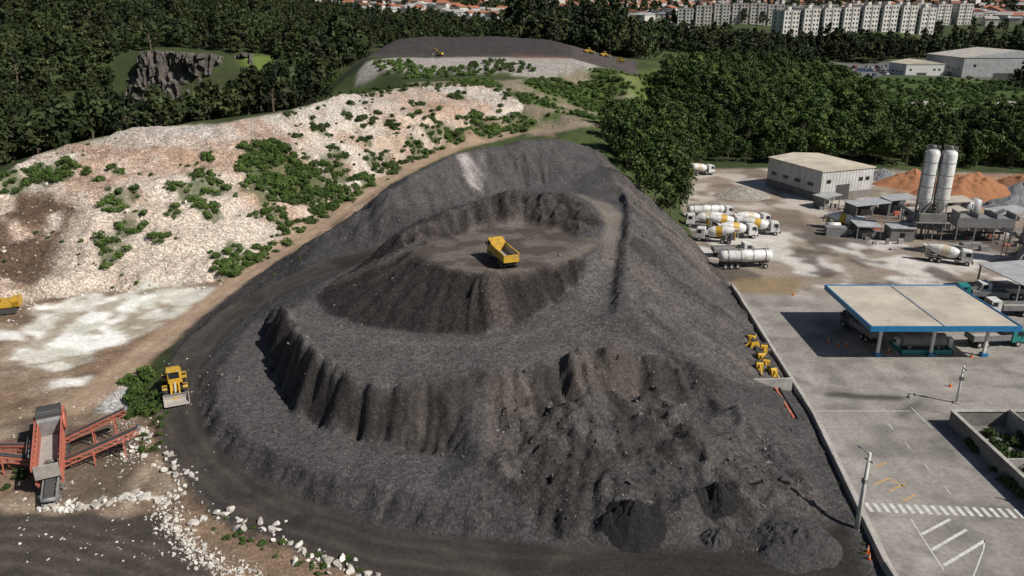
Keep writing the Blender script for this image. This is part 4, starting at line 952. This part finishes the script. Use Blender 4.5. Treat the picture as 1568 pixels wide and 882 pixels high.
X1_,Y1_=sample([(85,520),(190,490),(205,600),(450,596),(520,640),(150,660),(60,600)],7.5);X2_,Y2_=sample([(420,480),(700,480),(700,640),(440,600)],9)
X3_,Y3_=sample([(260,362),(500,350),(500,470),(290,470)],7);k=fbm(X3_*.03,Y3_*.03,3,5)>.5;X3_,Y3_=X3_[k],Y3_[k]
X=np.r_[X1_,X2_,X3_];Y=np.r_[Y1_,Y2_,Y3_];scatter('distant_woodland',np.c_[X,Y,zt(X,Y)-.3],rng.uniform(.8,1.35,X.size),cDark,.06)
wHC=W(HC)
back=[(p[0]-4,p[1]+9) for p in wHC]
FLp=back+[(-64,258),(-74,300),(-84,351),(-86,400),(-75,460),(0,472),(62,440),(78,452),(80,520),(60,640),(-20,700),(-120,760),(-300,900),(-800,700),(-700,250),(-250,150)]
QX=[(-198,374),(-198,424),(-124,422),(-120,374)];QF=[(-112,240),(-84,240),(-120,400),(-196,402),(-176,340)];QG=[(-106,398),(-142,402),(-146,424),(-110,430)]
X,Y=sample(FLp,7.2,(QX,QF,QG))
sc_=rng.uniform(.7,1.4,X.size)*np.where((Y>445)&(Y<640)&(X>-5),1.5,1)*np.where((X>-Y*.28)&(X<-5)&(Y>470),.75,1)*np.where((X<-80)&(X>-120)&(Y>280)&(Y<460),1.35,1)
scatter('hillside_forest',np.c_[X,Y,zt(X,Y)-.3],sc_,cDark,.07)
bp=[];bs=[]
for (u,v,ru,rv) in GPATCH:
    c=hit(u,v);r=prad(c,ru);n=int(3+r*r*1.6)
    for i in range(n):
        a=rng.random()*6.28;q=math.sqrt(rng.random())*r*(.8+.5*rng.random());x=c[0]+q*math.cos(a);y=c[1]+q*math.sin(a)*1.1
        bp.append((x,y,float(zt(x,y))-.1));bs.append(rng.uniform(.4,1.5)*(.75+.06*r))
def strip_sc(line,w,n,smin,smax,off=0):
    for a,b in zip(line[:-1],line[1:]):
        for i in range(int(n*math.dist(a[:2],b[:2]))):
            t_=rng.random();dx,dy=b[0]-a[0],b[1]-a[1];L_=math.hypot(dx,dy)+1e-6;o_=off+rng.normal()*w
            x=a[0]+dx*t_-dy/L_*o_;y=a[1]+dy*t_+dx/L_*o_;bp.append((x,y,float(zt(x,y))-.1));bs.append(rng.uniform(smin,smax))
strip_sc(W(HF)[5:],1.3,1.6,.4,1.3);strip_sc(W([(205,640,0),(212,600,0),(225,570,0)]),.9,3,.5,1.3);strip_sc(W([(225,700,0),(240,660,.5),(243,600,1)]),.7,2,.3,.8)
strip_sc(W(T1),2.5,.8,.5,1.5);strip_sc(W(T2),2.5,1.0,.5,1.5);strip_sc(W(HM)[6:],2,.35,.4,1.1)
strip_sc(W([(330,800,0),(400,835,0),(460,855,0),(560,885,0)]),.8,2.5,.15,.5);strip_sc(W([(0,735,0),(40,725,0)]),1.2,3,.3,.7);strip_sc(W([(250,530,.5),(300,495,2),(420,425,4),(500,385,7)]),.9,.25,.2,.6)
strip_sc([(57,70,0),(60,85,0)],1.5,3,.5,1.2);strip_sc([(60,64,0),(60,75,0)],1.2,3,.5,1.0)
strip_sc([(34.3,62,0),(37.5,88,0)],.25,.8,.12,.3)
strip_sc([(-100,250,0),(-150,395,0)],16,1.6,.8,2.2)
X,Y=sample([P(520,145,23),P(620,128,22),P(760,122,21.5),P(900,118,20),P(1040,100,20),P(1120,120,16),P(1000,150,14),P(905,180,14),P(800,186,13),P(800,150,17),P(700,130,21.5)],2.4)
k=fbm(X*.08,Y*.08,4,93)<.52;X,Y=X[k],Y[k]
for x,y in zip(X,Y): bp.append((x,y,float(zt(x,y))-.1));bs.append(rng.uniform(.6,1.7))
X,Y=sample([(150,365),(280,365),(300,480),(180,480)],4);k=fbm(X*.05,Y*.05,3,33)>.45
for x,y in zip(X[k],Y[k]): bp.append((x,y,float(zt(x,y))-.1));bs.append(rng.uniform(.8,2.2))
X,Y=sample(W(T4)[::-1]+W(T3),3.5);k=fbm(X*.06,Y*.06,3,35)>.5
for x,y in zip(X[k],Y[k]): bp.append((x,y,float(zt(x,y))-.1));bs.append(rng.uniform(.8,2.0))
X,Y=sample(W(HF)+W(HC)[::-1],2.6);k=(rng.random(X.size)<.35*sm(.45,.65,fbm(X*.07,Y*.07,3,37)))
for x,y in zip(X[k],Y[k]): bp.append((x,y,float(zt(x,y))-.05));bs.append(rng.uniform(.2,.7))
scatter('slope_shrubs',bp,bs,cBush,.1)
ps=[];
for u,v in ((1040,300),(1015,275),(985,290),(1000,305),(1025,325),(960,245),(940,232),(975,262)):
    x,y,_=P(u,v+25,0 if u>1000 else 4);ps.append((x,y,float(zt(x,y))-.2))
scatter('boundary_trees',ps,rng.uniform(.9,1.25,len(ps)),cNear,.05)
X,Y=sample(W(HF)+[P(800,160,17)]+W(T2)[::-1][1:]+wHC[::-1],1.0);k=rng.random(X.size)<np.clip(1.2-Y/260,.22,1)*.6;X,Y=X[k],Y[k]
scatter('rubble_stones',np.c_[X,Y,zt(X,Y)],.14+rng.exponential(.17,X.size).clip(0,1.1),cPale,1.5)
X,Y=sample(pilepoly,.75);rdm=zt(X,Y,mRoad)<.3;k=(rng.random(X.size)<.35+.4*zt(X,Y,mFR)+.2*zt(X,Y,mLow))&rdm;X,Y=X[k],Y[k]
scatter('asphalt_lumps',np.c_[X,Y,zt(X,Y)],.06+rng.exponential(.085,X.size).clip(0,.9)*(1+.5*zt(X,Y,mFR)),cDk,1.5)
wp=[];ws=[]
def rockline(line,w,n,s0,s1):
    for a,b in zip(line[:-1],line[1:]):
        for i in range(int(n*math.dist(a[:2],b[:2]))):
            t_=rng.random();x=a[0]+(b[0]-a[0])*t_+rng.normal()*w;y=a[1]+(b[1]-a[1])*t_+rng.normal()*w;s=s0+(s1-s0)*rng.random()**2
            wp.append((x,y,float(zt(x,y))+s*.12));ws.append(s)
rockline(W([(60,778,0),(110,780,0),(160,775,0),(215,760,0),(250,768,0)]),.4,12,.2,1.1)
rockline(W([(250,768,0),(262,805,0),(290,835,0),(330,865,0),(390,892,0)]),.8,40,.08,.5)
rockline(W([(285,795,0),(330,790,0),(370,800,0),(430,822,0),(450,845,0),(510,862,0),(580,885,0)]),.7,4,.12,1.15)
rockline(W([(200,700,0),(215,665,0),(235,700,0),(262,722,0),(290,755,0)]),.8,6,.1,.9)
rockline(W([(190,640,0),(200,720,0)]),.9,16,.06,.3)
rockline(W([(150,612,0),(195,608,0)]),1.0,60,.05,.25)
rockline(W([(0,765,0),(50,765,0)]),.5,1,.5,1.1)
rockline(W([(20,500,0),(60,470,0),(180,448,0),(330,446,0)]),1.2,3,.1,.7)
for i in range(260):
    x,y,_=P(rng.uniform(20,330),rng.uniform(560,860),0);wp.append((x,y,float(zt(x,y))));ws.append(rng.uniform(.06,.35))
scatter('white_boulders',wp,ws,cWh,.5)
# ------------------------------------------------ city
def apt():
    m=MB();L_,D_,H_=13,12,17;m.box(0,L_,0,D_,-2,H_,whal);m.box(-.1,L_+.1,-.1,D_+.1,H_,H_+.5,conc);m.box(L_*.4,L_*.6,3,7,H_+.5,H_+2.5,whal)
    for f in range(6):
        z=1+f*2.75
        for x in (1.2,4,7.8,10.6): m.box(x,x+1.3,-.05,-.01,z,z+1.3,dgl)
        for y in (2,8): m.box(-.05,-.01,y,y+1.3,z,z+1.3,dgl);m.box(L_+.01,L_+.05,y,y+1.3,z,z+1.3,dgl)
    m.box(6,7,-.4,-.01,-1,H_,conc);return m.mesh('apartment_building')
ap=apt()
def pl_apt(x,y,r,s): single('apartment_building',None,(x,y,float(zt(x,y))),r,s,0,ap)
for i in range(8): pl_apt(222+i*18,676+i*4,math.radians(22),1.25)
for i in range(9): pl_apt(150+i*17,750+i*2,math.radians(-8),1.05)
for i in range(6): pl_apt(320+i*20,780,.2,1.1)
def house(mroof,h,L_=9,D_=8):
    m=MB();m.box(0,L_,0,D_,-3,h,whal);m.prism([(-.4,h),(L_+.4,h),(L_/2,h+1.8)],-.4,D_+.4,mroof)
    for x in (1.2,5.6): m.box(x,x+1.4,-.05,-.01,1,2.2,dgl)
    return m.mesh('house')
def tower(h):
    m=MB();m.box(0,14,0,14,-5,h,whal);m.box(5,9,5,9,h,h+4,conc)
    for z in np.arange(2,h-2,3):
        for x in (1.5,5,8,11): m.box(x,x+1.5,-.06,-.01,z,z+1.4,dgl)
    return m.mesh('tower')
cH=collect('city_house_kinds',[('house',house(brk,3.2)),('house',house(brk,5.8)),('house',house(conc,4,10,9)),('house',house(galv,3.2,14,10))])
cT=collect('city_tower_kinds',[('tower',tower(26)),('tower',tower(38)),('tower',tower(20))])
X,Y=sample([(-330,860),(-60,760),(100,800),(400,780),(900,760),(1100,1500),(-700,1500)],17,(),.5);k=fbm(X*.006,Y*.006,3,44)>.36;X,Y=X[k],Y[k]
scatter('distant_city_houses',np.c_[X,Y,zt(X,Y)],rng.uniform(.9,1.5,X.size),cH,0)
X,Y=sample([(-500,1000),(700,950),(1200,1700),(-900,1700)],75,(),.5);k=rng.random(X.size)<.45;X,Y=X[k],Y[k]
scatter('distant_city_towers',np.c_[X,Y,zt(X,Y)],rng.uniform(.5,.9,X.size),cT,0)
X,Y=sample([(-700,830),(-60,700),(200,720),(700,680),(1200,1500),(-900,1500)],18,(),.5);k=fbm(X*.009,Y*.009,3,47)>.5;X,Y=X[k],Y[k]
scatter('distant_city_trees',np.c_[X,Y,zt(X,Y)],rng.uniform(.8,1.3,X.size),cDark,0)
# ------------------------------------------------ light, world, camera
EL=43
sd=Vector((.88,-.47,0))*math.cos(math.radians(EL))+Vector((0,0,math.sin(math.radians(EL))))
l=bpy.data.lights.new('sun','SUN');l.energy=5.0;l.angle=math.radians(.5);l.color=(1,.95,.88);o=link(bpy.data.objects.new('sun',l));o.rotation_euler=sd.to_track_quat('Z','Y').to_euler();o.location=(0,0,200)
w=bpy.data.worlds.new('World');S.world=w;w.use_nodes=True;t=w.node_tree;sk=t.nodes.new('ShaderNodeTexSky');sk.sky_type='NISHITA';sk.sun_disc=False;sk.sun_elevation=math.radians(EL);sk.sun_rotation=math.radians(118)
bg=t.nodes['Background'];bg.inputs[1].default_value=.05;t.links.new(sk.outputs[0],bg.inputs[0])
cd=bpy.data.cameras.new('camera');cd.sensor_width=36;cd.lens=FL/1568*36;cd.clip_end=9000;cd.clip_start=.5
cm=link(bpy.data.objects.new('camera',cd));cm.location=(0,0,CH);cm.rotation_euler=(math.radians(90)-PITCH,0,0);S.camera=cm
S.view_settings.view_transform='Standard';S.view_settings.look='None';S.view_settings.exposure=0
print('verts',NX*NY)
